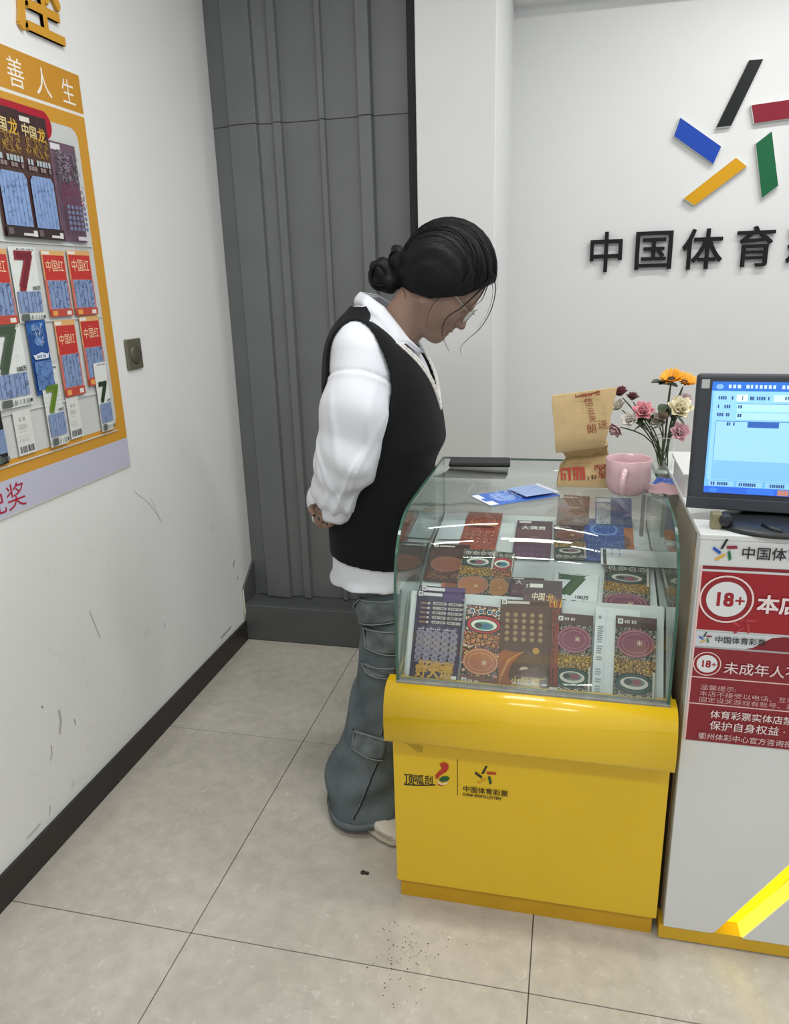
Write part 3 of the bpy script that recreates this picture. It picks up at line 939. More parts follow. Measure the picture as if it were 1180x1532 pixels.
def t_purple(p, w, h):
    qr(p, w * .03, h * .945, w * .10); p.rect(w * .14, h * .95, w * .55, h * .985, 'D0CDD2'); p.rect(w * .58, h * .90, w * .99, h * .995, '4A3466')
    for j in range(5):
        y = h * (.855 - .052 * j)
        p.rect(w * .10, y, w * .24, y + h * .02, '8A6A5A'); p.rect(w * .25, y, w * .30, y + h * .022, 'C9C0C0')
        for i in range(2):
            x = w * (.38 + .33 * i)
            p.poly([(x, y), (x + w * .27, y), (x + w * .29, y + h * .015), (x + w * .27, y + h * .03), (x, y + h * .03), (x - w * .02, y + h * .015)], 'A8A29A')
            p.bars(x + w * .03, y + h * .007, x + w * .25, y + h * .022, 5, '3A3040', j * 2 + i)
    p.bars(w * .1, h * .575, w * .9, h * .59, 18, 'BDB8C4', 3)
    for j in range(5):
        p.discs([(w * (.14 + .18 * i), h * (.535 - .065 * j)) for i in range(5)], w * .075, '8A8494', n=8)
        p.discs([(w * (.14 + .18 * i), h * (.535 - .065 * j)) for i in range(5)], w * .04, '6E677A', n=8)
    p.rect(w * .06, h * .225, w * .92, h * .229, 'BDB8C4')
    p.rect(w * .12, h * .155, w * .9, h * .19, 'B98A3A')
    p.text('大乐透'[::-1] if False else '好大运', w * .12, h * .075, w * .27, 'C99A3E', 0.05, sx=0.95)
    p.rect(w * .62, h * .01, w * .97, h * .045, 'E2E0DE')


def t_phoenix(p, w, h):
    qr(p, w * .03, h * .945, w * .10); p.rect(w * .14, h * .955, w * .6, h * .985, 'C9C4BA')
    for j in range(5):
        p.discs([(w * (.15 + .17 * i), h * (.83 - .068 * j)) for i in range(5)], w * .05, '8E7450', n=9)
        p.discs([(w * (.15 + .17 * i + .01), h * (.835 - .068 * j)) for i in range(5)], w * .028, 'A58A62', n=8)
    p.poly([(0, 0), (w * .55, 0), (w * .3, h * .06), (w * .2, h * .16), (w * .26, h * .28), (w * .42, h * .38), (w * .5, h * .42), (w * .3, h * .42), (w * .1, h * .44), (0, h * .38)], '94502E')
    for i in range(12):
        a = i / 11.0
        p.line([(w * (.02 + .05 * a), h * (.03 + .01 * i)), (w * (.05 + .16 * a), h * (.18 + .014 * i)), (w * (.2 + .3 * a), h * (.34 + .008 * i))], w * .016, ['C07A44', '7A3A24', 'D09A5A'][i % 3])
    p.poly([(w * .38, h * .20), (w * .55, h * .14), (w * .9, h * .16), (w * .8, h * .20), (w * .6, h * .22), (w * .5, h * .26)], '5A2C22')
    p.poly([(w * .42, h * .22), (w * .62, h * .245), (w * .56, h * .265), (w * .45, h * .255)], 'B9A890')
    p.discs([(w * .75, h * .44)], w * .07, 'B58A3A')
    p.text('火凤凰', w * .25, h * .055, w * .22, 'B99446', 0.03, sx=0.9)
    p.rect(w * .6, h * .008, w * .95, h * .04, 'D8D4CC'); p.line([(w * .35, h * .115), (w * .8, h * .13), (w * .95, h * .15)], w * .015, 'C09A50')


def t_dragon(p, w, h):
    p.rect(0, h * .86, w, h, '432A2A'); p.text('7', w * .06, h * .925, w * .12, 'D6D0CA', 0.03); p.rect(w * .16, h * .93, w * .5, h * .965, 'D8D4CE')
    p.text('中国', w * .2, h * .82, w * .22, 'D8CBB0', 0.02, sx=.8, shear=.2); p.text('龙', w * .58, h * .80, w * .26, 'CFA03C', 0.02, sx=.9)
    for i in range(9):
        x = w * (.5 + .055 * i)
        p.poly([(x, h * .75), (x + w * .05, h * .76), (x + w * .06, h * .84 + .01 * h * (i % 3)), (x + w * .02, h * .80)], ['C98A2E', 'A8522A', 'D9A63C'][i % 3])
    p.rect(w * .78, h * .05, w * .80, h * .78, '8E3A2A'); p.rect(w * .84, h * .05, w * .95, h * .74, '7A2E28'); p.squiggle(w * .8, h * .1, w * .97, h * .76, 26, 'A8522E', w * .012, 3)
    p.rect(w * .75, h * .02, w * .95, h * .05, 'D8D4CC')


def t_full_prize(p, w, h):
    p.rect(w * .06, h * .93, w * .4, h * .98, 'D4D0D0'); p.text('大满贯', w * .14, h * .76, w * .23, 'D9D4CC', 0.035)
    p.rect(w * .04, h * .36, w * .96, h * .74, '6A4448'); p.disc(w * .5, h * .5, w * .14, '8A6A68', ry=h * .07); p.bars(w * .08, h * .44, w * .92, h * .52, 9, '84646A', 4)
    p.rect(0, 0, w, h * .32, '5A3A52')
    for j in range(2): p.discs([(w * (.15 + .17 * i), h * (.1 + .12 * j)) for i in range(5)], w * .05, '6E4E64')


def t_red(p, w, h):
    p.disc(w * .5, h * .74, w * .36, 'B87048', ry=h * .16); p.disc(w * .5, h * .74, w * .30, '943425', ry=h * .13); p.squiggle(w * .2, h * .6, w * .8, h * .88, 46, 'C98A5A', w * .012, 3)
    p.poly([(w * .12, h * .56), (w * .88, h * .56), (w * .82, h * .63), (w * .18, h * .63)], 'C08050')
    for j in range(4): p.discs([(w * (.14 + .18 * i), h * (.40 - .09 * j)) for i in range(5)], w * .028, 'CFA07A', n=6)
    p.rect(w * .04, h * .955, w * .4, h * .985, 'C9B8A8')


def t_blue(p, w, h):
    p.disc(w * .5, h * .74, w * .36, '6E92C8', ry=h * .15); p.disc(w * .5, h * .74, w * .30, '2A4E9A', ry=h * .12); p.squiggle(w * .15, h * .56, w * .85, h * .9, 50, '86A6D6', w * .012, 6)
    for j in range(4): p.discs([(w * (.14 + .18 * i), h * (.40 - .09 * j)) for i in range(5)], w * .03, '5A7EBE', n=6)


def t_blue_label(p, w, h):
    p.rect(w * .03, h * .84, w * .42, h * .97, 'D6D8DC'); p.rect(w * .03, h * .1, w * .42, h * .8, 'B4BCC6'); p.squiggle(w * .05, h * .12, w * .4, h * .8, 18, '6A7684', w * .012, 3)


def t_white7(p, w, h):
    p.bars(w * .05, h * .955, w * .8, h * .975, 18, '7A7E7C', 4)
    p.text('7', w * .14, h * .50, w * .92, '2A4A28', 0.07, sx=1.25, shear=-0.06)
    p.text('7', w * .17, h * .51, w * .9, '36592C', 0.02, sx=1.25, shear=-0.06)
    p.text('100万', w * .5, h * .42, w * .13, '2A302E', 0.04)
    for j in range(3):
        p.discs([(w * (.28 + .22 * i), h * (.32 - .11 * j)) for i in range(3)], w * .085, '3E5660'); p.discs([(w * (.28 + .22 * i), h * (.325 - .11 * j)) for i in range(3)], w * .04, '9AAAB0')


def t_white_side(p, w, h):
    p.text('☆' if False else '※', w * .05, h * .86, w * .16, '5A6468', 0.0)
    p.bars(w * .06, h * .42, w * .2, h * .80, 16, '8A9498', 4, vertical=False); p.bars(w * .06, h * .08, w * .2, h * .34, 10, '9AA4A8', 7, vertical=False)
    p.line([(w * .24, h * .02), (w * .24, h * .98)], w * .006, '9CB4C0')


def t_white_blank(p, w, h):
    p.line([(w * .7, h * .02), (w * .7, h * .98)], w * .008, '8CB0C4'); p.rect(w * .1, h * .93, w * .95, h * .96, 'B9C0C2')


def t_plain(*hd):
    def f(p, w, h):
        p.rect(0, h * .86, w, h, '382422'); qr(p, w * .06, h * .90, w * .11); p.rect(w * .2, h * .91, w * .6, h * .95, 'BFBAB4')
        p.disc(w * .5, h * .45, w * .42, '7C4832', ry=h * .2); p.ring(w * .5, h * .45, w * .4, w * .02, '946048', ry=h * .19); p.squiggle(w * .05, h * .04, w * .95, h * .25, 20, '8A5A3C', w * .02, 4)
    return f


ROWS = {1: ((0, 0.240, 0.613), 57), 2: ((0, 0.372, 0.705), 18.5), 3: ((0, 0.60, 0.781), 8.2), 4: ((0, 0.80, 0.809), 46)}


def case_ticket(label, row, bl, br, tl, paint, base, layer=0, length=None):
    p0, al = ROWS[row]
    al = math.radians(al)
    v = Vector((0, math.cos(al), math.sin(al))); nrm = Vector((0, -math.sin(al), math.cos(al)))
    p0 = Vector(p0) + nrm * (0.0022 + 0.0022 * layer)
    A, B, D = onplane(*bl, p0, nrm), onplane(*br, p0, nrm), onplane(*tl, p0, nrm)
    u = (B - A).normalized(); vv = nrm.cross(u)
    w = (B - A).length; h = length or (D - A).dot(vv)
    return ticket('scratch_ticket', label, 'ticket', 'tickets in the showcase', frame(A, u, vv, nrm), w, h, paint, base)


WHT = 'D5DADB'
# front row, leaning on the slope
case_ticket('white ticket edge showing left of the purple showcase ticket', 1, (606, 1019), (660, 1023), (629, 885), t_white_blank, WHT, 0)
case_ticket('white sheet edge showing right of the purple showcase ticket', 1, (640, 1022), (684, 1026), (652, 888), t_white_blank, WHT, 0)
case_ticket('purple number ticket standing behind the front purple one in showcase', 1, (616, 1012), (684, 1019), (635, 876), t_purple, '322444', 1)
case_ticket('purple ticket with a grid of grey discs, left of showcase front row', 1, (611, 1020), (682, 1027), (633, 884), t_purple, '322444', 2)
case_ticket('teal and red doodle ticket with orange swirl disc in showcase front row', 1, (686, 1025), (744, 1032), (699, 904), t_doodle('A5674A', True, False, '6A4030'), DD_TEAL, 1)
case_ticket('brown dragon ticket standing behind the phoenix ticket in showcase', 1, (776, 1033), (836, 1038), (768, 866), t_dragon, '4E2826', 1)
case_ticket('dark red dragon ticket edge right of the phoenix ticket in showcase', 1, (776, 1034), (831, 1040), (790, 880), t_dragon, '4A2424', 0)
case_ticket('brown phoenix ticket with rows of gold discs, middle of showcase front row', 1, (744, 1032), (819, 1037), (766, 897), t_phoenix, '523426', 2)
case_ticket('doodle ticket with plum disc, second from right in showcase front row', 1, (826, 1041), (882, 1047), (848, 918), t_doodle('7A3A50'), DD_DARK, 1)
case_ticket('white printed sheet between the two plum doodle tickets in showcase', 1, (884, 1046), (952, 1054), (899, 908), t_white_side, WHT, 0)
case_ticket('doodle ticket with plum disc at the right end of showcase front row', 1, (916, 1051), (979, 1058), (914, 920), t_doodle('7A3A50'), DD_DARK, 2)
# second row
case_ticket('orange doodle ticket between purple and teal tickets, second showcase row', 2, (652, 902), (694, 906), (640, 832), t_plain(), 'A0603E', 0)
case_ticket('dark brown ticket with white labels at the left of second showcase row', 2, (632, 868), (692, 872), (640, 812), t_plain(), '4A3028', 1)
case_ticket('dark doodle ticket with grey eye, left one of the second-row pair', 2, (676, 900), (728, 904), (681, 820), t_doodle('A56A3E', False, False, '6A4A34'), DD_DARK, 2)
case_ticket('dark doodle ticket with green eye, right one of the second-row pair', 2, (722, 903), (758, 906), (725, 824), t_doodle('B07A40', True, False, '6A4A34'), DD_DARK, 1)
case_ticket('maroon ticket top peeking above the dragon ticket in showcase', 2, (760, 905), (812, 908), (763, 863), t_full_prize, '50303C', 1)
case_ticket('white ticket with a big leafy green seven in showcase', 2, (820, 920), (890, 928), (823, 836), t_white7, WHT, 1, length=0.165)
case_ticket('dark doodle ticket at the right of second showcase row', 2, (899, 926), (972, 934), (899, 842), t_doodle('6E2E44', False, False, '5A3038'), DD_DARK, 2)
case_ticket('white strip with a dark bar end above the dark doodle ticket at right of showcase', 3, (899, 844), (984, 849), (905, 820), lambda p, w, h: (p.rect(w * .04, 0, w * .10, h, '3A4648'), p.rect(0, h * .96, w, h, 'B8C4C8')), 'F0F4F6', 2)  # near-white strip, paler than the sheets around it, dark bar near one end
# third row
case_ticket('white sheet left of the red ticket in third showcase row', 3, (655, 806), (690, 807), (660, 768), t_white_blank, 'CBD6DA', 0)
case_ticket('brick red ticket with an ornate medallion in third showcase row', 3, (684, 820), (740, 823), (692, 765), t_red, DD_RED, 1)
case_ticket('plum brown ticket with white title in third showcase row', 3, (765, 834), (823, 837), (769, 778), t_full_prize, '4E3440', 1)
case_ticket('doodle ticket with white eye in third showcase row', 3, (828, 836), (878, 838), (832, 786), t_doodle('6E4030', False, True), DD_DARK, 1)
case_ticket('orange ticket edge behind the blue one in third showcase row', 3, (905, 838), (950, 841), (907, 778), t_plain(), 'B06A34', 0)
case_ticket('deep blue ticket with ornate medallion in third showcase row', 3, (872, 838), (936, 842), (884, 776), t_blue, DD_BLUE, 1)
# back row
case_ticket('brown ticket at the back of showcase below the kraft bag', 4, (832, 784), (880, 787), (834, 740), t_plain(), '5A4036', 1)
case_ticket('navy ticket with white label at the back of showcase below mug', 4, (890, 788), (945, 790), (894, 744), t_blue_label, '2E4A86', 1)

# ------------------------------------------------------------------ things on the glass top (z = 0.984)
GT = 0.9845
ph = empty('mobile_phone', (1.1, 0.79, GT), 'black mobile phone lying on the showcase glass', 'phone')
Mph = frame((1.024, 0.742, GT), (0.996, 0.075, 0), (-0.075, 0.996, 0), (0, 0, 1))
b = MB(); b.box((0, 0, 0), (0.170, 0.082, 0.011), mat('phone_black', S(26, 27, 29), 0.5, spec=0.25)); bb = b.build('phone_case', ph, M=Mph, bevel=0.004, seg=3)
b = MB(); b.box((0.004, 0.004, 0.0105), (0.166, 0.078, 0.0117), mat('phone_glass_black', S(40, 42, 44), 0.5, spec=0.25)); b.build('screen', ph, M=Mph, bevel=0.0008)

A, B_, D_ = onZ(735, 757, GT + .001), onZ(838, 741, GT + .001), onZ(703, 741, GT + .001)


def t_blue_long(p, w, h):
    p.rect(w * .0, h * .04, w * .03, h * .96, 'DADFE6'); p.rect(w * .02, h * .62, w * .10, h * .96, 'E0E4EA'); p.rect(0, h * .05, w * .12, h * .35, 'E6E8EC')
    p.disc(w * .32, h * .5, w * .16, '6C94DA', ry=h * .36); p.squiggle(w * .16, h * .15, w * .5, h * .86, 50, 'C4D4EE', w * .008, 4)
    p.rect(w * .52, h * .08, w * .93, h * .92, '8AA4D4')
    for i in range(7): p.rect(w * .53, h * (.12 + .115 * i), w * .92, h * (.15 + .115 * i), 'B4C6E6')
    p.rect(w * .94, h * .05, w, h * .95, 'CBD2E4')


v1 = (D_ - A).normalized(); u1 = Vector((0, 0, 1)).cross(v1) * -1
ticket('scratch_ticket', 'long blue ticket lying flat on the showcase glass top', 'ticket', None, frame(A, u1, v1, (0, 0, 1)), (B_ - A).length, (D_ - A).length * .98, t_blue_long, '3A68C0')

# pink mug, handle towards the viewer
PINK = mat('pink_glaze', S(206, 172, 178), 0.22, spec=0.5, coat=0.4, var=0.05, vscale=30, sub=0.0)
mug = empty('pink_mug', (1.488, 0.53, GT), 'glossy pink mug standing on the showcase glass top', 'mug')
mc = (1.488, 0.535, GT)
b = MB()
b.lathe([(0.0, 0.002), (0.030, 0.002), (0.032, 0.0), (0.035, 0.001), (0.043, 0.008), (0.049, 0.020), (0.0515, 0.035), (0.052, 0.060), (0.0525, 0.084), (0.0515, 0.0855), (0.0495, 0.084), (0.049, 0.06), (0.048, 0.03), (0.040, 0.010), (0.0, 0.008)], mc, PINK, n=48)
b.build('cup', mug, smooth=True)
hp = [(-0.010, -0.0505, 0.066), (-0.013, -0.064, 0.067), (-0.016, -0.077, 0.060), (-0.018, -0.083, 0.045), (-0.018, -0.080, 0.028), (-0.015, -0.068, 0.016), (-0.010, -0.047, 0.012)]
b = MB(); b.tube([(mc[0] + x, mc[1] + y, mc[2] + z) for x, y, z in hp], [0.0085, 0.0075, 0.007, 0.007, 0.007, 0.0075, 0.0085], PINK, n=12)
o = b.build('handle', mug, smooth=True); s = o.modifiers.new('s', 'SUBSURF'); s.levels = s.render_levels = 1

# kraft paper bag, crushed at the middle with the top folded over
KRAFT = mat('kraft_paper', S(190, 164, 118), 0.75, var=0.06, vscale=40, bump=0.25, bscale=38)
bag = empty('paper_bag', (1.385, 0.63, GT), 'crumpled kraft paper bag with red print on showcase glass', 'bag')


def ring_rect(x0, x1, y0, y1, z, n=8, seed=0, amp=0.0, tilt=0.0, xt=0.0):
    rr = random.Random(seed)
    pts = []
    for i in range(n): pts.append((x0 + (x1 - x0) * i / n, y0))
    for i in range(n): pts.append((x1, y0 + (y1 - y0) * i / n))
    for i in range(n): pts.append((x1 - (x1 - x0) * i / n, y1))
    for i in range(n): pts.append((x0, y1 - (y1 - y0) * i / n))
    out = []
    for x, y in pts:
        t = (x - x0) / (x1 - x0) - .5
        out.append((x + rr.uniform(-amp, amp), y + rr.uniform(-amp, amp), z + tilt * t + rr.uniform(-amp, amp) * .4))
    return out


b = MB()
R_ = [ring_rect(1.322, 1.446, 0.572, 0.675, GT + 0.0, 8, 1), ring_rect(1.323, 1.448, 0.570, 0.675, GT + 0.014, 8, 2, .001, .012),
      ring_rect(1.329, 1.448, 0.574, 0.672, GT + 0.045, 8, 3, .001, .018), ring_rect(1.340, 1.444, 0.590, 0.665, GT + 0.058, 8, 4, .003, .02),
      ring_rect(1.346, 1.442, 0.612, 0.660, GT + 0.070, 8, 5, .004, .014), ring_rect(1.334, 1.440, 0.598, 0.650, GT + 0.085, 8, 6, .003, .012),
      ring_rect(1.322, 1.440, 0.576, 0.640, GT + 0.099, 8, 7, .002, .014)]
b.loft(R_, KRAFT)
lower = b.build('lower_bag', bag, smooth=True)
b = MB()
R_ = [ring_rect(1.318, 1.432, 0.566, 0.625, GT + 0.095, 8, 9, .0006, .018), ring_rect(1.317, 1.434, 0.560, 0.622, GT + 0.104, 8, 8, .001, .018), ring_rect(1.313, 1.438, 0.562, 0.610, GT + 0.14, 8, 10, .0015, .016),
      ring_rect(1.309, 1.444, 0.566, 0.600, GT + 0.18, 8, 11, .0015, .016), ring_rect(1.305, 1.451, 0.570, 0.590, GT + 0.215, 8, 12, .001, .018), ring_rect(1.304, 1.453, 0.574, 0.584, GT + 0.235, 8, 13, .0008, .02)]
b.loft(R_, KRAFT)
upper = b.build('folded_top', bag, smooth=True)
for o in (lower, upper):
    e = o.modifiers.new('edge', 'EDGE_SPLIT'); e.split_angle = math.radians(48)
p = Print()
RB = '9A3A20'
p.line([(0.062, 0.110), (0.078, 0.112), (0.096, 0.113), (0.117, 0.118)], 0.0035, '7A3A1C'); p.bars(0.06, 0.108, 0.118, 0.116, 16, '8E4422', 2)
for i, (ch, x, y, s_) in enumerate((('信', .080, .087, .022), ('云', .086, .066, .018), ('央', .088, .048, .018), ('朗', .082, .022, .024))):
    p.text(ch, x, y, s_, '8E3A1E', -0.004, shear=-.1)
p.text('送', 0.108, 0.030, 0.024, '8E4A2A', -0.008, shear=-.1)
for i in range(4): p.rect(0.074 + i * .0006, 0.096 - i * .009, 0.0752 + i * .0006, 0.099 - i * .009, '9A6A40')
for i in range(3): p.text('小', 0.1215, 0.085 - .012 * i, 0.009, 'A08460', -0.004)
an = math.atan2(0.010, 0.12)
p.build('print', upper, M=frame((1.3105, 0.5585, GT + 0.108), (1, 0.0, 0.12), (-0.11, 0.075, 1), (0, -1, 0.075)))
p = Print()
RD = 'B03C2C'
for x0, y0, x1, y1 in ((0.010, .012, .014, .040), (.010, .037, .026, .042), (.010, .024, .022, .028), (.018, .012, .022, .026), (.028, .010, .034, .043), (.024, .036, .036, .041), (.040, .010, .044, .043), (.047, .010, .052, .043),
                       (.038, .036, .066, .042), (.055, .010, .060, .036), (.062, .010, .068, .042), (.040, .022, .050, .026)):
    p.rect(x0, y0, x1, y1, RD)
p.bars(.02, .050, .085, .0525, 22, '9A6A50', 3)
for x0, y0, x1, y1 in ((.074, .008, .0765, .018), (.083, .010, .087, .020), (.090, .010, .093, .016)): p.rect(x0, y0, x1, y1, '4A2A1C')
p.squiggle(.092, .012, .119, .044, 16, '9A3626', .0022, 5)
p.build('print', lower, M=frame((1.324, 0.5685, GT + 0.004), (1, 0, 0.10), (-0.1, 0.06, 1), (0, -1, 0.06)))

# glass vase and the flowers in it
VX, VY = 1.590, 0.735
vase = empty('glass_vase', (VX, VY, GT), 'clear glass vase of cut flowers on the showcase glass', 'vase')
b = MB(); b.lathe([(0.0, 0.001), (0.021, 0.001), (0.023, 0.004), (0.0225, 0.03), (0.025, 0.085), (0.0275, 0.098)], (VX, VY, GT + 0.001), GLASS, n=28); b.build('wall_glass', vase, smooth=True)
b = MB(); b.lathe([(0.0, 0.0), (0.022, 0.0), (0.023, 0.005), (0.0, 0.008)], (VX, VY, GT + 0.001), mat('thick_glass_base', S(170, 180, 176), 0.1), n=28); b.build('base', vase, smooth=True)
b = MB(); b.lathe([(0.0265, 0.0), (0.0285, 0.0), (0.0285, 0.002), (0.0265, 0.002)], (VX, VY, GT + 0.098), mat('glass_rim', S(200, 208, 204), 0.1), n=28); b.build('rim', vase, smooth=True)
STEM = mat('stem_green', S(70, 80, 48), 0.6, var=0.25, vscale=60)
LEAF = mat('leaf_green', S(52, 70, 44), 0.5, var=0.25, vscale=50)


def petal(c, d, up, L, Wd, curl, material, b, thick=0.0):
    """one cupped petal from c along d"""
    d, up = d.normalized(), up.normalized()
    s = d.cross(up).normalized()
    rows = []
    for j in range(5):
        t = j / 4.0
        wd = Wd * math.sin(math.pi * (0.12 + 0.80 * t)) * (1 if t < .8 else .8)
        q = c + d * (L * t) + up * (curl * L * t * t)
        rows.append([q - s * wd / 2 + up * wd * .25, q - up * wd * .02, q + s * wd / 2 + up * wd * .25])
    vs = [x for r in rows for x in r]
    fs = [(j * 3 + i, j * 3 + i + 1, j * 3 + 4 + i, j * 3 + 3 + i) for j in range(4) for i in range(2)]
    b.add(vs, fs, material)


def flower_stem(f, head, seed, rad=0.0022):
    rr = random.Random(seed)
    base = Vector((VX + rr.uniform(-.012, .012), VY + rr.uniform(-.012, .012), GT + 0.012))
    lipp = Vector((VX + (head.x - VX) * .22 + rr.uniform(-.004, .004), VY + (head.y - VY) * .2 + rr.uniform(-.006, .006), GT + 0.09))
    mid = lipp.lerp(head, 0.55) + Vector((rr.uniform(-.006, .006), rr.uniform(-.006, .006), .006))
    b = MB(); b.tube([base, lipp, mid, head], [rad * .9, rad, rad, rad * 1.1], STEM, n=6)
    o = b.build('stem', f, smooth=True); s = o.modifiers.new('s', 'SUBSURF'); s.levels = s.render_levels = 1
    return mid


def rose(label, px, py, Y, R, col, col2, axis=(0, -0.3, 1), seed=0, wilt=0.0, leaf=True):
    R = R * 1.22
    h = onY(px, py, Y)
    f = empty('rose', (VX, VY, GT), label, 'flower', 'roses in the glass vase')
    ax = Vector(axis).normalized()
    e1 = ax.orthogonal().normalized(); e2 = ax.cross(e1)
    rr = random.Random(seed)
    m1, m2 = mat('petal_' + col, hx(col), 0.6, var=0.12, vscale=70, sheen=0.2), mat('petal_' + col2, hx(col2), 0.6, var=0.12, vscale=70, sheen=0.2)
    c = h - ax * R * 0.7
    b = MB()
    for layer, (n, ro, tilt, L) in enumerate(((3, .12, .18, 1.35), (4, .25, .32, 1.35), (5, .4, .5, 1.3), (6, .5, .8 + wilt, 1.2))):
        for i in range(n):
            a = 6.283 * i / n + layer * .7 + rr.uniform(-.15, .15)
            rad = e1 * math.cos(a) + e2 * math.sin(a)
            d = ax * math.cos(tilt) + rad * math.sin(tilt)
            petal(c + rad * R * ro * .5, d, -rad + ax * 0.3, R * L * 1.1, R * 1.15, -.1 + .25 * (layer < 2), m1 if layer % 2 else m2, b)
    o = b.build('petals', f, smooth=True)
    sm = o.modifiers.new('s', 'SUBSURF'); sm.levels = sm.render_levels = 1
    so = o.modifiers.new('t', 'SOLIDIFY'); so.thickness = 0.0006
    b = MB()
    for i in range(5):
        a = 6.283 * i / 5
        rad = e1 * math.cos(a) + e2 * math.sin(a)
        petal(c - ax * .001, ax * .4 + rad, ax, R * .8, R * .3, .3, LEAF, b)
    b.build('sepals', f, smooth=True)
    mid = flower_stem(f, c, seed + 10)
    if leaf:
        for k in range(2):
            b = MB()
            d = Vector((rr.uniform(-1, 1), rr.uniform(-.8, .2), rr.uniform(-.4, .5)))
            petal(mid + Vector((0, 0, .008 * k)), d, Vector((0, 0, 1)), 0.032, 0.016, -.2, LEAF, b)
            b.build('leaf', f, smooth=True)
    return f


rose('dark red rose, the higher of two, beside the kraft bag', 927, 586, .72, .013, '6A1428', '54101F', (-.2, -.5, 1), 1)
rose('dark red rosebud, the lower of two, in the vase', 946, 593, .72, .011, '5E1224', '4A0E1C', (.1, -.3, 1), 2)
rose('large salmon pink rose facing front in the vase', 962, 614, .70, .018, 'D0828C', 'DC9AA0', (0, -.8, .7), 3)
rose('small white rose beside the kraft bag below the dark roses', 924, 607, .73, .013, 'D6D0BE', 'DCD8CA', (-.5, -.5, .7), 4)
rose('white rose hanging low under the salmon pink rose', 941, 627, .71, .014, 'DAD8D0', 'E2E0D8', (-.3, -.8, .3), 5)
rose('pale pink drooping rose nearest the kraft bag', 920, 643, .72, .015, 'D2A8B4', 'DCC4C8', (-.6, -.6, -.5), 6, leaf=False)
rose('faded white rose right of the salmon pink rose', 981, 628, .72, .014, 'CFC9BC', 'D8D2C6', (.1, -.7, .4), 7)
rose('dried brown rosebud in front of the vase stems', 991, 622, .70, .010, '7A6A50', '6A5A44', (.1, -.6, .7), 8)
rose('cream white rose beside the monitor edge', 1018, 609, .71, .021, 'E0D6B0', 'E8E0C4', (.1, -.7, .6), 9)
rose('dusty pink rose beside the monitor edge', 1017, 646, .70, .017, 'D0A8B0', 'C898A4', (.2, -.7, .3), 10)
rose('pale mauve rose behind the cream white rose', 1026, 596, .75, .013, 'C8B0B8', 'D0BCC0', (.2, -.3, .8), 11)


def sunflower(label, px, py, Y, R, axis, seed):
    h = onY(px, py, Y)
    f = empty('sunflower', (VX, VY, GT), label, 'flower', 'sunflowers in the glass vase')
    ax = Vector(axis).normalized(); e1 = ax.orthogonal().normalized(); e2 = ax.cross(e1)
    m1 = mat('sunflower_petal', S(232, 160, 28), 0.55, var=0.15, vscale=60)
    rr = random.Random(seed)
    b = MB()
    for lay in range(2):
        for i in range(15):
            a = 6.283 * (i + lay * .5) / 15
            rad = e1 * math.cos(a) + e2 * math.sin(a)
            petal(h + rad * R * .22, rad + ax * (.35 + .3 * lay + rr.uniform(-.1, .1)), ax, R * (.85 + rr.uniform(-.1, .1)), R * .30, .1, m1, b)
    o = b.build('petals', f, smooth=True); so = o.modifiers.new('t', 'SOLIDIFY'); so.thickness = 0.0006
    b = MB(); b.lathe([(R * .34, 0), (R * .30, R * .12), (R * .15, R * .17), (0, R * .15)], (0, 0, 0), mat('sunflower_eye', S(58, 36, 22), 0.8, bump=.8, bscale=200), n=16)
    b.build('flower_eye', f, M=frame(h, e1, e2, ax), smooth=True)
    b = MB()
    for i in range(8):
        a = 6.283 * i / 8; rad = e1 * math.cos(a) + e2 * math.sin(a)
        petal(h - ax * .004, rad + ax * .1, ax, R * .5, R * .3, .1, LEAF, b)
    b.build('sepals', f, smooth=True)
    mid = flower_stem(f, h - ax * .004, seed, .0032)
    b = MB()
    petal(mid + Vector((0, 0, .05)), Vector((-1, -.5, .5)), Vector((0, 0, 1)), .055, .036, -.25, LEAF, b)
    b.build('leaf', f, smooth=True)
    b = MB(); petal(mid, Vector((-.5, -.9, -.1)), Vector((0, 0, 1)), .045, .03, -.3, LEAF, b)
    b.build('leaf', f, smooth=True)


sunflower('sunflower highest in the vase above the green leaf', 1004, 568, .73, .030, (-.15, -.45, .9), 21)
sunflower('sunflower half behind the monitor corner', 1024, 572, .75, .028, (.25, -.40, .9), 22)


# loose blue tickets and a folded mauve paper behind the mug
def t_small_blue(p, w, h):
    p.squiggle(w * .1, h * .1, w * .9, h * .9, 16, '9CB2E0', w * .02, 2); p.rect(0, 0, w, h * .14, 'C9CFE2')


ticket('scratch_ticket', 'blue ticket on the glass between pink mug and monitor', 'ticket', None, frame((1.548, 0.600, GT + .0012), (.94, -.34, 0), (.30, .94, .12), (0, -.12, .99)), .085, .065, t_small_blue, '3E5CB0')
b = MB(); b.grid(lambda u, v: (1.530 + .075 * u + .008 * v, .525 + .06 * v - .01 * u, GT + .001 + .012 * math.sin(3.1 * u) * v + .004 * math.sin(9 * u + 4 * v) ** 2), 10, 6, mat('mauve_paper', S(170, 138, 142), 0.6))
tag(b.build('folded_paper', smooth=True, solid=.0008, solid_off=1), 'folded mauve paper on the glass between pink mug and monitor', 'paper')

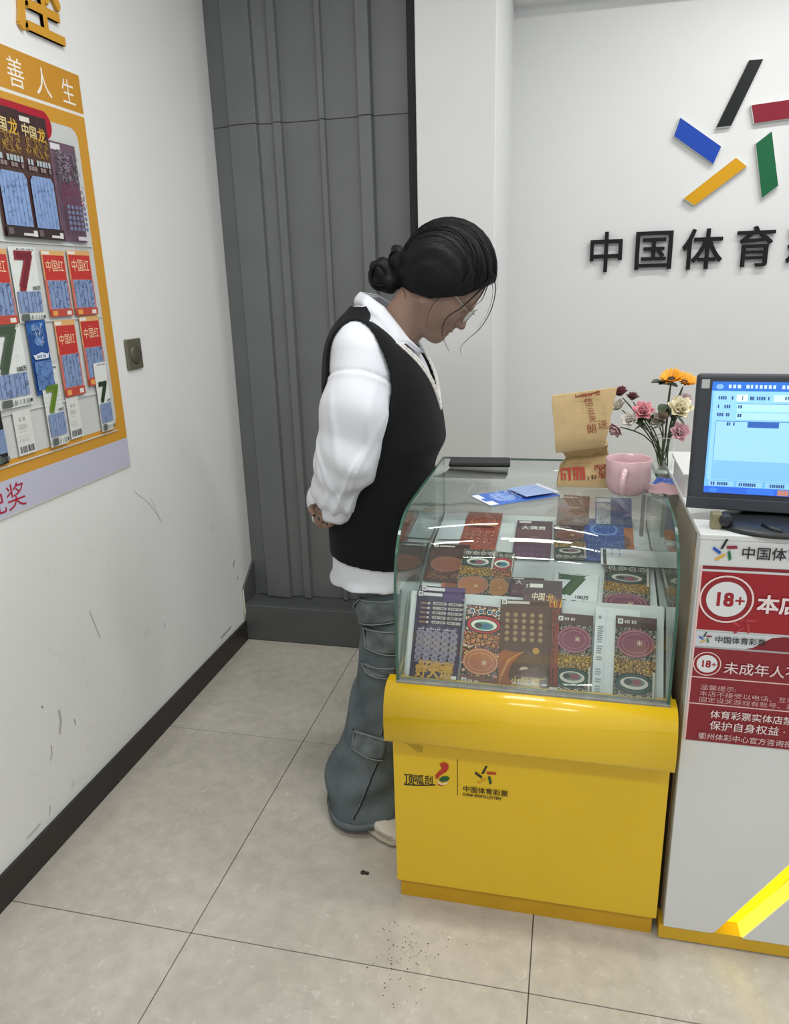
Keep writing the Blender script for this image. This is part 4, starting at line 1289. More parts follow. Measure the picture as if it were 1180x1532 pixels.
# ------------------------------------------------------------------ service desk
DX = 1.6035
DW = mat('desk_white_laminate', S(214, 216, 214), 0.35, var=0.02, vscale=6)
DYEL = mat('desk_yellow_core', S(208, 164, 34), 0.4, var=0.04, vscale=6)
TAUPE = mat('desk_side_taupe', S(150, 138, 120), 0.5, var=0.05, vscale=10)
desk = empty('service_desk', (2.1, 0.5, 0), 'white service desk with red age notice and yellow lit stripe', 'desk')
DXE = 2.75
b = MB(); b.box((DX, 0.252, 0.0), (DXE, 0.95, 0.986), TAUPE); core = b.build('carcass', desk)
b = MB(); b.box((DX - .008, 0.2035, 0.003), (DXE, 0.2515, 0.0405), DYEL); b.build('plinth', desk, bevel=.001)
b = MB(); b.box((DX + .001, 0.246, 0.004), (DXE, 0.2525, 0.95), DYEL); b.build('core_panel', desk)
b = MB(); b.box((DX - .001, 0.199, 0.986), (DXE, 0.95, 0.998), DW); b.build('desk_top', desk, bevel=0.002)
b = MB(); b.extrude([(DX + .001, 0.040), (1.706, 0.040), (1.716, 0.045), (1.846, 0.254), (2.30, 0.986), (DX + .001, 0.986)], 1, 0.2, 0.2465, DW)
lp = b.build('front_panel', desk, bevel=0.0015)
b = MB(); b.extrude([(1.774, 0.038), (DXE, 0.038), (DXE, 0.986), (2.37, 0.986), (1.857, 0.165)], 1, 0.2, 0.2465, DW)
rp = b.build('front_panel', desk, bevel=0.0015)
LED = mat('led_yellow_strip', S(250, 226, 20), 0.5, emit=0.75)
EDGE_GLOW = mat('panel_edge_painted_glow', S(255, 246, 70), 0.5, emit=0.85)  # not a lamp: LED light falling on the panel edge, put into its colour
b = MB(); b.extrude([(1.712, 0.0415), (1.776, 0.0415), (2.36, 0.98), (2.28, 0.98)], 1, 0.2425, 0.2458, LED); b.build('glow_strip', desk)
nrm2 = Vector((-(0.165 - 0.038), 0, (1.857 - 1.774))).normalized()
b = MB()
q = [Vector((1.774, 0, 0.038)), Vector((2.35, 0, 0.954))]
d_ = (q[1] - q[0]).normalized(); n2 = Vector((-d_.z, 0, d_.x))
q1 = Vector((1.857, 0, 0.165)); dd = (Vector((2.35, 0, .954)) - q1).normalized(); n3 = Vector((-dd.z, 0, dd.x))
a0 = Vector((1.772, 0, 0.040))
vs = [a0 + Vector((0, .203, 0)), q1 + Vector((0, .203, 0)) + n3 * .001, Vector((2.35, .203, .954)) + n3 * .001, Vector((2.35, .242, .954)) + n3 * .001, q1 + Vector((0, .242, 0)) + n3 * .001, a0 + Vector((0, .242, 0))]
b.add(vs, [(0, 1, 4, 5), (1, 2, 3, 4)], EDGE_GLOW)
b.build('glow_strip', desk, solid=.001)  # glowing skin over the right panel's sloped edge

# notice printed on the desk front
sg = Print()
SX0 = 1.608
def sxy(px, py):
    q = onY(px, py, 0.1995); return q.x - SX0, q.z
RED, DRED, PNK = '9C1C26', '7E1A26', 'E2C0BC'
W2 = 0.80
sg.rect(0.002, .9225, W2, .9305, 'B8C8CC') if False else None
yA, yB, yC, yD, yE, yF = .9305, .7965, .7605, .690, .629, .541
sg.rect(0.004, yA - .004, W2, yA + .003, DRED)
sg.rect(0.004, yB, W2, yA - .009, RED, rough=.3)
for (ex, ey, es) in ((.20, .87, .034), (.035, .862, .025), (.09, .815, .022), (.30, .83, .03), (.42, .88, .03)):
    emblem(sg, ex, ey, es, {k: 'B03A40' for k in EMB_COL})
sg.rect(0.004, yC, W2, yB - .004, 'CBD0D2')
sg.poly([(W2, yC), (W2, yB - .004), (.165, yB - .004), (.145, yB - .008), (.128, yB - .02), (.112, yC + .004), (.098, yC)][::-1], DRED)
sg.rect(0.004, yF, W2, yC - .004, '86202A', rough=.3)
for yy in (yD, yE): sg.rect(0.004, yy - .0012, W2, yy + .0012, PNK)
sg.rect(0.0, yF, 0.004, yA + .003, PNK)
q = sxy(1083, 823); emblem(sg, q[0], q[1], .0215)
q = sxy(1107, 833); sg.text('中国体育', q[0], q[1] - .001, .0272, '1E2226', .012, sx=1.0)
def badge(px, py, R):
    q = sxy(px, py)
    sg.disc(q[0], q[1], R, 'E8D2CE', n=30); sg.disc(q[0], q[1], R * .93, '8E1A24', n=30); sg.disc(q[0], q[1], R * .74, 'DDDFE0', n=30)
    sg.text('18', q[0] - R * .10, q[1] - R * .27, R * .78, '9A1C26', .05, sx=.95, align='c'); sg.text('+', q[0] + R * .48, q[1] - R * .27, R * .68, '9A1C26', .02, align='c')
badge(1086, 896, .0505)
badge(1057, 992, .0268)
q = sxy(1130, 913); sg.text('本店', q[0], q[1], .0405, 'EADADA', .035)
q = sxy(1054, 953); emblem(sg, q[0], q[1], .0118)
q = sxy(1068, 959); sg.text('中国体育彩票', q[0], q[1], .0158, '23282C', .012)
q = sxy(1081, 1003); sg.text('未成年人不得', q[0], q[1] - .002, .0285, 'E2CCCC', .01)
q = sxy(1046, 1029); sg.text('温馨提示:', q[0], q[1], .0132, 'D2A4A4', 0.0, sx=1.25)
q = sxy(1045, 1038); sg.text('本店不接受以电话、互联网', q[0], q[1], .0132, 'D2A4A4', 0.0, sx=1.25)
q = sxy(1044, 1047); sg.text('固定设奖游戏有账号、若投注', q[0], q[1], .0132, 'D2A4A4', 0.0, sx=1.25)
q = sxy(1061, 1070); sg.text('体育彩票实体店禁止', q[0], q[1] - .001, .0198, 'E6D4D2', .01)
q = sxy(1060, 1087); sg.text('保护自身权益 ·', q[0], q[1] - .001, .0222, 'E6D4D2', .01)
q = sxy(1043, 1101); sg.text('衢州体彩中心官方咨询投诉', q[0], q[1] - .001, .0165, 'D9BCBC', .005)
sg.build('notice_print', lp, M=frame((SX0, 0.1992, 0), (1, 0, 0), (0, 0, 1), (0, -1, 0)))

# white box standing at the back of the desk top
b = MB(); b.box((1.606, 0.46, 0.998), (1.80, 0.66, 1.048), DW)
bx = b.build('white_box', bevel=0.002); tag(bx, 'low white box behind the monitor on the service desk', 'box')
bx2 = MB(); bx2.box((1.60, 0.455, 1.048), (1.80, 0.665, 1.054), DW); bx2.build('box_lid', bx, bevel=.001)

# ------------------------------------------------------------------ monitor
MBK = mat('monitor_black_plastic', S(48, 52, 58), 0.45)
MBK2 = mat('monitor_stand_black', S(30, 32, 35), 0.4)
mon = empty('monitor', (1.78, 0.33, 0.998), 'black flat monitor with blue screen on the service desk', 'monitor')
o0 = onY(1027, 759, .30); ux = Vector((0.985, -0.10, 0)).normalized()
lean = math.radians(7)
vz = Vector((0.17 * 0.12, math.sin(lean), math.cos(lean)))
vz = (vz - ux * vz.dot(ux)).normalized()
nz = ux.cross(vz)
MM = frame(o0, ux, vz, nz)
MWd, MH = 0.37, 0.272
b = MB(); b.box((0, 0, -0.035), (MWd, MH, 0), MBK); b.build('bezel', mon, M=MM, bevel=0.008, seg=3)
b = MB(); b.box((0.06, 0.05, -0.07), (MWd - .06, MH - .06, -.03), MBK); b.build('back_shell', mon, M=MM, bevel=0.012, seg=3)
b = MB(); b.box((-0.002, -0.0, 0.0), (MWd + .002, 0.024, 0.0035), MBK); b.build('control_strip', mon, M=MM, bevel=0.002)
sc0, sc1, sw_, sh_ = .029, .034, .313, .222
E1 = dict(rough=.3, emit=.36)
s_ = Print(.0004)
s_.rect(0, 0, sw_, sh_, '6FB0F0', **E1)
s_.rect(0, sh_ - .018, sw_, sh_, '2E6CC8', **E1)
s_.disc(.014, sh_ - .010, .007, '7AAAE0', ry=.005, **E1)
s_.bars(.030, sh_ - .013, .30, sh_ - .006, 34, 'BCD8F4', 3, **E1)
s_.rect(.004, .026, .195, sh_ - .019, '8CC4F8', **E1)
def lab(x, y, n, seed, w=.004): s_.bars(x, y, x + n * w, y + .0065, n, '2C4A78', seed, gap=.3, **E1)
lab(.013, sh_ - .035, 7, 1); lab(.013, sh_ - .052, 6, 2); lab(.013, sh_ - .068, 6, 3)
s_.rect(.046, sh_ - .038, .066, sh_ - .025, 'CFE8FC', **E1); s_.text('1', .054, sh_ - .035, .011, '1E2E48', .02, **E1)
lab(.070, sh_ - .035, 9, 4)
s_.rect(.112, sh_ - .038, .182, sh_ - .025, 'BFE6F4', **E1); lab(.132, sh_ - .034, 7, 5)
s_.rect(.048, sh_ - .058, .182, sh_ - .042, 'A8DCF8', **E1); s_.rect(.048, sh_ - .043, .182, sh_ - .042, '3A5E90', **E1); lab(.050, sh_ - .052, 3, 6)
s_.rect(.048, sh_ - .074, .145, sh_ - .060, 'A4D2F8', **E1); lab(.050, sh_ - .069, 2, 7); s_.rect(.146, sh_ - .074, .182, sh_ - .060, '5A9AE4', **E1); lab(.150, sh_ - .069, 7, 8)
s_.rect(.012, .066, .182, sh_ - .077, '94C8FA', **E1); s_.rect(.012, sh_ - .078, .182, sh_ - .077, '34588C', **E1); s_.rect(.012, .066, .0126, sh_ - .077, '34588C', **E1)
s_.rect(.070, sh_ - .089, .126, sh_ - .078, '2F5AA8', **E1); lab(.032, sh_ - .086, 4, 9); lab(.145, sh_ - .086, 4, 10)
s_.rect(.012, .030, .182, .066, '7AB4F4', **E1)
for i in range(3): s_.rect(.008 + .052 * i, .014, .055 + .052 * i, .025, '8AC0F6', **E1); lab(.012 + .052 * i, .016, 8, 12 + i)
s_.rect(0, 0, sw_, .013, '2A62D0', **E1); s_.disc(.018, .0055, .008, '3A7AE8', ry=.005, **E1); s_.rect(.08, .001, .13, .012, '3470E0', **E1); s_.rect(.135, .001, .155, .012, 'B07A70', **E1); s_.rect(.19, .002, .215, .012, 'CFE4F8', **E1)
s_.rect(.190, .030, sw_ - .004, sh_ - .044, 'A8D4F8', **E1); lab(.192, sh_ - .040, 8, 20)
for i in range(5): lab(.194 + .006 * (i % 2), sh_ - .062 - .022 * i, 14, 30 + i)
s_.rect(.190, .034, sw_ - .004, .060, '8AC8F4', **E1)
s_.build('screen', mon, M=MM @ Matrix.Translation((sc0, sc1, 0.0008)))
b = MB(); b.box((.009, MH - .030, 0), (.024, MH - .012, .0006), mat('grey_sticker', S(170, 174, 170), .5)); b.build('sticker', mon, M=MM)
p = Print(.004); p.discs([(.19 + .022 * i, .012) for i in range(5)], .0035, '2A2C30'); p.build('button', mon, M=MM)
fc = Vector((1.748, 0.275, 0.998))
b = MB()
prof_ = [(0.0, 0.0), (0.108, 0.0), (0.110, 0.004), (0.104, 0.010), (0.06, 0.016), (0.0, 0.018)]
rings = [[(fc.x + r_ * math.cos(6.2832 * i / 40), fc.y + r_ * .82 * math.sin(6.2832 * i / 40), fc.z + z_) for i in range(40)] for r_, z_ in prof_]
b.loft(rings, MBK2, False); b.build('foot', mon, smooth=True)
b = MB(); b.loft([ring_rect(fc.x - .055, fc.x + .065, .300, .345, fc.z + .010, 4), ring_rect(fc.x - .05, fc.x + .06, .312, .35, fc.z + .025, 4), ring_rect(fc.x - .06, fc.x + .07, .335, .375, fc.z + .10, 4)], MBK2)
b.build('neck', mon, bevel=.004)
b = MB(); b.tube([(fc.x - .03, fc.y - .05, fc.z + .016), (fc.x - .018, fc.y - .068, fc.z + .014), (fc.x - .002, fc.y - .078, fc.z + .012)], .005, MBK2, n=8); b.build('cable_clip', mon, smooth=True)
# little scanner head beside the monitor foot
web = empty('desk_camera', (1.655, .235, .998), 'small round black camera with olive clip beside the monitor foot', 'camera')
h = onY(1085, 777, .235)
b = MB(); b.lathe([(0.0, -.012), (.011, -.012), (.012, -.008), (.0125, .008), (.010, .011), (0, .011)], (0, 0, 0), MBK2, n=24)
b.build('lens', web, M=frame(h, (1, 0, 0), (0, 0, 1), (0, -1, 0)), smooth=True)
b = MB(); b.box((h.x - .026, h.y - .004, .998), (h.x - .006, h.y + .02, h.z + .012), mat('olive_plastic', S(128, 124, 92), .4)); b.build('clip', web, bevel=.003)
b = MB(); b.box((h.x - .01, h.y + .002, .998), (h.x + .01, h.y + .016, h.z), MBK2); b.build('base', web, bevel=.002)

# ------------------------------------------------------------------ the person: signed distance fields meshed by surface nets
YC = 0.75
DY = 0.095


def P3(px, py, y=None): return np.array(onY(px, py, YC if y is None else y + DY))
def Pleg(px, py, y): return np.array(onY(px, py, y))


class Field:
    def __init__(self, xs, ys, zs, fill=0.06):
        self.xs, self.ys, self.zs = [np.asarray(a, np.float32) for a in (xs, ys, zs)]
        self.F = np.full((len(xs), len(ys), len(zs)), fill, np.float32)

    def sub(self, lo, hi):
        r = []
        for a, l, h in zip((self.xs, self.ys, self.zs), lo, hi):
            i, j = np.searchsorted(a, l), np.searchsorted(a, h)
            r.append(slice(max(0, i - 1), min(len(a), j + 1)))
        sl = tuple(r)
        return sl, self.xs[sl[0]][:, None, None], self.ys[sl[1]][None, :, None], self.zs[sl[2]][None, None, :]

    def comb(self, lo, hi, fn, k=0.01, op='u', pad=0.06):
        sl, X, Y, Z = self.sub(np.array(lo) - pad, np.array(hi) + pad)
        if 0 in self.F[sl].shape: return
        d = fn(X, Y, Z).astype(np.float32)
        a = self.F[sl]
        if op == 'u':
            h = np.maximum(k - np.abs(a - d), 0) / max(k, 1e-6)
            self.F[sl] = np.minimum(a, d) - h * h * k * .25
        else:
            d = -d
            h = np.maximum(k - np.abs(a - d), 0) / max(k, 1e-6)
            self.F[sl] = np.maximum(a, d) + h * h * k * .25

    def cone(self, a, b, ra, rb, k=0.01, op='u'):
        a, b = np.array(a, float), np.array(b, float)
        R = max(ra, rb)
        ab = b - a
        L2 = max(ab @ ab, 1e-9)
        def fn(X, Y, Z):
            px, py, pz = X - a[0], Y - a[1], Z - a[2]
            t = np.clip((px * ab[0] + py * ab[1] + pz * ab[2]) / L2, 0, 1)
            return np.sqrt((px - t * ab[0]) ** 2 + (py - t * ab[1]) ** 2 + (pz - t * ab[2]) ** 2) - (ra + (rb - ra) * t)
        self.comb(np.minimum(a, b) - R, np.maximum(a, b) + R, fn, k, op, .03 + k)

    def chain(self, pts, rs, k=0.01):
        for i in range(len(pts) - 1):
            self.cone(pts[i], pts[i + 1], rs[i], rs[i + 1], k)

    def ell(self, c, r, k=0.01, op='u', R=None):
        c, r = np.array(c, float), np.array(r, float)
        R = np.eye(3) if R is None else R          # rows: local axes in world
        m = r.max()
        def fn(X, Y, Z):
            p = (X - c[0], Y - c[1], Z - c[2])
            q = [R[i][0] * p[0] + R[i][1] * p[1] + R[i][2] * p[2] for i in range(3)]
            k0 = np.sqrt(sum((q[i] / r[i]) ** 2 for i in range(3)))
            k1 = np.sqrt(sum((q[i] / r[i] ** 2) ** 2 for i in range(3))) + 1e-9
            return k0 * (k0 - 1) / k1
        self.comb(c - m, c + m, fn, k, op, .03 + k)

    def mesh(self):
        F = self.F
        s = F < 0
        nx, ny, nz = F.shape
        cnt = sum(s[i:nx - 1 + i, j:ny - 1 + j, k:nz - 1 + k].astype(np.int8) for i in (0, 1) for j in (0, 1) for k in (0, 1))
        act = (cnt > 0) & (cnt < 8)
        I, J, K = np.nonzero(act)
        idx = np.full(act.shape, -1, np.int64)
        idx[I, J, K] = np.arange(len(I))
        acc = np.zeros((len(I), 3)); num = np.zeros(len(I))
        cor = [(i, j, k) for i in (0, 1) for j in (0, 1) for k in (0, 1)]
        val = {c: F[I + c[0], J + c[1], K + c[2]].astype(float) for c in cor}
        ax = (self.xs, self.ys, self.zs)
        pos = {c: np.stack([self.xs[I + c[0]], self.ys[J + c[1]], self.zs[K + c[2]]], 1) for c in cor}
        for c in cor:
            for d in range(3):
                if c[d] == 0:
                    e = tuple(1 if q == d else c[q] for q in range(3))
                    a, b = val[c], val[e]
                    m = (a < 0) != (b < 0)
                    t = np.where(m, a / np.where(m, a - b, 1), 0)
                    acc += np.where(m[:, None], pos[c] + (pos[e] - pos[c]) * t[:, None], 0)
                    num += m
        V = acc / num[:, None]
        quads = []
        for d in range(3):
            u, v = (d + 1) % 3, (d + 2) % 3
            sl0 = [slice(None)] * 3; sl1 = [slice(None)] * 3
            sl0[d] = slice(0, -1); sl1[d] = slice(1, None)
            A, B = s[tuple(sl0)], s[tuple(sl1)]
            m = A != B
            for q in (u, v):                       # drop border edges
                e = [slice(None)] * 3; e[q] = slice(0, 1); m[tuple(e)] = False
                e[q] = slice(-1, None); m[tuple(e)] = False
            G = np.stack(np.nonzero(m), 1)
            if not len(G): continue
            o = np.zeros((1, 3), int)
            du, dv = o.copy(), o.copy(); du[0, u] = 1; dv[0, v] = 1
            c = [G - du - dv, G - dv, G, G - du]
            q4 = np.stack([idx[g[:, 0], g[:, 1], g[:, 2]] for g in c], 1)
            fl = A[tuple(G.T)]
            q4[~fl] = q4[~fl][:, ::-1]
            quads.append(q4)
        Q = np.concatenate(quads)
        return V, Q[(Q >= 0).all(1)]


def mesh_obj(name, V, Q, mats, parent=None, mi=None):
    me = bpy.data.meshes.new(name)
    me.vertices.add(len(V)); me.vertices.foreach_set('co', V.astype(np.float32).ravel())
    me.loops.add(len(Q) * 4); me.loops.foreach_set('vertex_index', Q.astype(np.int32).ravel())
    me.polygons.add(len(Q)); me.polygons.foreach_set('loop_start', np.arange(0, 4 * len(Q), 4, dtype=np.int32))
    for m in mats: me.materials.append(m)
    if mi is not None: me.polygons.foreach_set('material_index', mi.astype(np.int32))
    me.polygons.foreach_set('use_smooth', np.ones(len(Q), bool))
    me.update(calc_edges=True); me.validate()
    return link(name, me, parent)


def smooth(x, a, b):
    t = np.clip((x - a) / (b - a), 0, 1); return t * t * (3 - 2 * t)


def waves(X, Y, Z, seed, f, n=5):
    r = np.random.RandomState(seed)
    w = 0
    for _ in range(n):
        d = r.normal(size=3); d /= np.linalg.norm(d)
        w = w + np.sin((X * d[0] + Y * d[1] + Z * d[2]) * f * r.uniform(.6, 1.5) + r.uniform(0, 6.28))
    return w / n


# torso: rows of (picture row, back, front, half width), dropped on the body's middle plane
TS = [(456, 539, 556, .055), (464, 530, 562, .090), (474, 521, 569, .130), (486, 514, 580, .160), (498, 508, 592, .178), (513, 503, 608, .187), (530, 500, 623, .190), (550, 498, 635, .190), (572, 497, 644, .188),
      (598, 497, 649, .184), (625, 498, 654, .178), (660, 500, 659, .172), (690, 502, 660, .168), (740, 505, 657, .168), (800, 507, 648, .178), (860, 507, 640, .186), (900, 506, 636, .186), (960, 510, 634, .184)]
tz, txb, txf, thw = [], [], [], []
for py, b0, f0, hw in TS:
    A_, B2 = P3(b0, py), P3(f0, py)
    tz.append((A_[2] + B2[2]) / 2); txb.append(A_[0]); txf.append(B2[0]); thw.append(hw)
tz, txb, txf, thw = [np.array(a)[::-1] for a in (tz, txb, txf, thw)]
# keep the waist clear of the showcase glass
for i in range(len(tz)):
    pass
zz = np.linspace(tz[0], tz[-1], 200)
def _sm(a):
    y = np.interp(zz, tz, a); k = np.ones(9) / 9
    return np.convolve(np.pad(y, 4, mode='edge'), k, 'valid')
_xb, _xf, _hw = _sm(txb), _sm(txf), _sm(thw)
lim = np.interp(zz, [0, .985, 1.025, 1.06, 1.10], [.9655, .9655, .982, 1.003, 1.03])
_xf = np.minimum(_xf, lim)
_xf = np.convolve(np.pad(_xf, 3, mode='edge'), np.ones(7) / 7, 'valid')
NEXP = 2.35


def torso_abc(Z):
    xb, xf, hw = np.interp(Z, zz, _xb), np.interp(Z, zz, _xf), np.interp(Z, zz, _hw)
    return (xb + xf) / 2, (xf - xb) / 2, hw


def torso(X, Y, Z, off=0.0):
    xc, a, b = torso_abc(Z)
    a, b = a + off, b + off
    q = (np.abs(X - xc) / a) ** NEXP + (np.abs(Y - YC) / b) ** NEXP
    q = q ** (1 / NEXP)
    return np.maximum((q - 1) * np.minimum(a, b) * 1.15, Z - (tz[-1] + off))


def mir(p): return np.array([p[0], 2 * YC - p[1], p[2]])


SH, UA, EL = P3(543, 533, .50), P3(530, 610, .455), P3(518, 685, .45)
WR, CUF, HND = P3(500, 736, .470), P3(504, 762, .475), P3(484, 774, .545)
WR2, CUF2 = P3(494, 742, .78), P3(486, 766, .70)

# ---- body: one continuous skin from head to feet
HC = P3(667, 420, .65)
c45 = math.cos(math.radians(45))
HF, HU, HS = np.array([c45, 0, -c45]), np.array([c45, 0, c45]), np.array([0, 1.0, 0])
HR = np.stack([HF, HS, HU])
def hp3(f, u, s=0.0): return HC + HF * f + HU * u + HS * s


zlist = np.concatenate([np.arange(0.0, 0.80, .011), np.arange(.80, .96, .0034), np.arange(.96, 1.28, .009), np.arange(1.28, 1.56, .0031)])
SK = Field(np.concatenate([np.arange(.64, 1.16, .0034)]), np.concatenate([np.arange(.38, .58, .0040), np.arange(.58, .86, .0034), np.arange(.86, 1.10, .006)]), zlist)
SK.ell(hp3(0, .018), (.094, .074, .093), .01, R=HR)
SK.ell(hp3(.038, -.045), (.056, .057, .082), .03, R=HR)
SK.ell(hp3(.052, -.100), (.042, .036, .036), .03, R=HR)
SK.cone(hp3(.080, -.118, -.006), hp3(.080, -.118, .006), .0175, .0175, .022)
for s in (-1, 1):
    SK.ell(hp3(.060, -.050, .036 * s), (.030, .026, .034), .025, R=HR)
    SK.cone(hp3(.000, -.070, .050 * s), hp3(.062, -.112, .022 * s), .018, .015, .03)
    SK.cone(hp3(.089, .006, .012 * s), hp3(.074, .008, .046 * s), .0075, .0075, .014)
    SK.ell(hp3(.099, -.018, .033 * s), (.012, .018, .012), .012, 's', R=HR)
    SK.ell(hp3(.0775, -.018, .031 * s), (.0125, .0145, .0115), .005, R=HR)
    SK.ell(hp3(-.010, -.012, .068 * s), (.017, .008, .028), .006, R=HR)
SK.cone(hp3(.091, -.002), hp3(.108, -.050), .0075, .0095, .012)
SK.ell(hp3(.109, -.053), (.0105, .011, .0095), .008, R=HR)
for s in (-1, 1): SK.ell(hp3(.099, -.057, .0105 * s), (.010, .007, .0075), .006, R=HR)
SK.ell(hp3(.0925, -.074), (.009, .013, .012), .010, R=HR)
SK.ell(hp3(.0935, -.0815), (.0095, .0215, .0055), .004, R=HR)
SK.ell(hp3(.0915, -.0935), (.0095, .018, .0065), .004, R=HR)
SK.ell(hp3(.103, -.0875), (.006, .021, .0012), .002, 's', R=HR)
NB = P3(583, 505)
SK.cone(NB, hp3(-.030, -.050), .054, .050, .02)
SK.cone(NB + np.array([.012, 0, -.03]), hp3(-.005, -.075), .046, .040, .02)
SK.comb((.64, .50, .74), (1.06, 1.00, 1.38), lambda X, Y, Z: np.maximum(torso(X, Y, Z, -.020), .76 - Z), .03)
for g in (lambda p: p, mir):
    SK.chain([g(SH), g(UA), g(EL)], [.050, .044, .040], .03)
    SK.chain([g(EL)] + ([WR, CUF] if g(SH)[1] < YC else [WR2, CUF2]), [.040, .032, .026], .02)
# hands clasped behind the back: near palm, far hand's fingers curled round it
SK.ell(HND, (.024, .036, .022), .014)
SK.cone(CUF, HND + np.array([0, -.012, 0]), .025, .023, .012)
SK.cone(CUF2, HND + np.array([-.004, .085, .010]), .025, .022, .012)
SK.ell(HND + np.array([-.006, .060, .008]), (.022, .036, .024), .012)
nail_pts = []
for i in range(4):
    base = P3(470 + 7.5 * i, 757 + 5.0 * i, .600)
    kn1 = P3(464.5 + 8.0 * i, 759 + 6.0 * i, .560)
    kn2 = P3(465.0 + 7.6 * i, 763 + 5.6 * i, .528)
    tip = P3(469.5 + 7.0 * i, 770 + 4.2 * i, .508)
    r0 = .0080 - .0006 * (i == 3)
    SK.chain([base, kn1, kn2, tip], [r0 * 1.1, r0 * 1.05, r0, r0 * .84], .0012)
    nail_pts.append(tip + (tip - kn2) * .25 + np.array([0, -.004, 0]))
# thumb of the far hand, then the near hand's own fingers, curled
SK.chain([HND + np.array([-.012, .050, .020]), P3(482, 756, .56), P3(490, 758, .535)], [.0105, .0098, .0082], .004)
for i in range(4):
    a0 = P3(500 - 6.5 * i, 776 + 1.0 * i, .520)
    SK.chain([a0, a0 + np.array([-.004, .010, -.016]), a0 + np.array([-.006, .034, -.018]), a0 + np.array([-.004, .050, -.006])], [.0088, .0086, .0080, .0072], .003)
SK.chain([P3(500, 770, .505), P3(496, 782, .50), P3(488, 787, .515)], [.0105, .0098, .0084], .004)
# legs
for g in (lambda p: p, mir):
    hip, knee, ank, toe = np.array([.872, .685, .76]), np.array([.868, .62, .43]), np.array([.815, .515, .10]), np.array([.815, .505, .05])
    far = g(SH)[1] > YC
    if far: g = lambda p_: np.array([p_[0], YC + .105, p_[2]])
    SK.chain([g(hip), g(knee), g(ank)], [.058, .048, .034], .03)
    SK.cone(g(ank), g(toe), .034, .026, .02)
V, Q = SK.mesh()
FCn = V[Q].mean(1)
loc = (FCn - HC) @ HR.T
mi = np.zeros(len(Q), int)
lip_m = (loc[:, 0] > .086) & (np.abs(loc[:, 1]) < .020) & (loc[:, 2] < -.0775) & (loc[:, 2] > -.0995)
mi[lip_m] = 1
for q in nail_pts: mi[(np.linalg.norm(FCn - q, axis=1) < .0062)] = 2
SKIN = mat('skin', S(138, 112, 98), 0.5, spec=0.35, var=0.03, vscale=30, sub=0.15)
person = mesh_obj('person', V, Q, [SKIN, mat('lip_skin', S(128, 84, 78), 0.45), mat('dark_nail', S(52, 18, 22), 0.25)], None, mi)
tag(person, 'person in black knit vest, white shirt and grey cargo jeans looking down into showcase', 'person')
sm = person.modifiers.new('smooth', 'SMOOTH'); sm.iterations = 2; sm.factor = .4

# ---- shirt
WSH = mat('white_shirt_cotton', S(217, 220, 226), 0.75, var=0.02, vscale=12, bump=0.05, bscale=220, sheen=0.1)
zb_shirt = P3(545, 887, .48)[2]
SF = Field(np.arange(.58, 1.10, .0046), np.arange(.43, 1.08, .0050), np.arange(.60, 1.43, .0046))


def shirt_torso(X, Y, Z):
    th = np.arctan2(Y - YC, X - .83)
    fl = smooth(Z, zb_shirt + .032, zb_shirt)
    d = torso(X, Y, Z, .003 + .010 * 0) - fl * (.006 + .005 * np.sin(th * 7 + 1) + .003 * np.sin(th * 13)) + .0015 * waves(X, Y, Z, 2, 26)
    zb = zb_shirt + .006 * np.sin(th * 3 + .6)
    return np.maximum(d, zb - Z)


SF.comb((.60, .50, .60), (1.08, 1.00, 1.42), shirt_torso, .01)


_fp = [P3(505, 720, .45), P3(528, 715, .45), P3(548, 690, .45), P3(512, 640, .45), P3(560, 640, .45), P3(490, 700, .46)]
FOLDS = [(_fp[0][0], _fp[0][2], .35, .006, .007), (_fp[1][0], _fp[1][2], -.55, .005, .008), (_fp[2][0], _fp[2][2], -.50, .006, .006), (_fp[3][0], _fp[3][2], .10, .010, .004),
         (_fp[4][0], _fp[4][2], -.12, .008, .005), (_fp[5][0], _fp[5][2], .15, .006, .004)]


def sleeve(g):
    pts = [g(SH), g(UA), g(EL)]
    def add(a, b, ra, rb, k):
        a, b = np.array(a), np.array(b); ab = b - a; L2 = ab @ ab; R = max(ra, rb) + .03
        def fn(X, Y, Z):
            px, py, pz = X - a[0], Y - a[1], Z - a[2]
            t = np.clip((px * ab[0] + py * ab[1] + pz * ab[2]) / L2, 0, 1)
            d = np.sqrt((px - t * ab[0]) ** 2 + (py - t * ab[1]) ** 2 + (pz - t * ab[2]) ** 2) - (ra + (rb - ra) * t)
            low = smooth(Z, 1.16, .98)
            # long soft drape folds, tighter gathers towards the cuff
            cuf = smooth(Z, 1.00, .93)
            d = d + (.0012 + .0030 * low) * np.sin(42 * (X - 0.30 * (1.3 - Z)) + 4 * np.sin(6 * Z) + 10 * Y) + cuf * .0045 * np.sin(150 * X + 40 * Y + 3 * np.sin(30 * Z)) + .0022 * waves(X, Y, Z, 4, 34)
            d = d + .003 * low * np.sin(60 * (Z + .6 * X) + 3 * np.sin(20 * Y))
            for (fx, fz, sl_, w_, am) in FOLDS:
                q = (X - fx) + sl_ * (Z - fz)
                d = d - am * np.exp(-(q / w_) ** 2) * smooth(-np.abs(Z - fz), -.16, -.02)
            return d
        SF.comb(np.minimum(a, b) - R, np.maximum(a, b) + R, fn, k, 'u', .03)
    w, c = (WR, CUF) if g(SH)[1] < YC else (WR2, CUF2)
    add(g(SH), g(UA), .068, .080, .035)
    add(g(UA), g(EL), .080, .077, .03)
    add(g(EL), w, .075, .060, .03)
    add(w, c + np.array([-.006, 0, .034]), .058, .046, .012)


sleeve(lambda p: p); sleeve(mir)
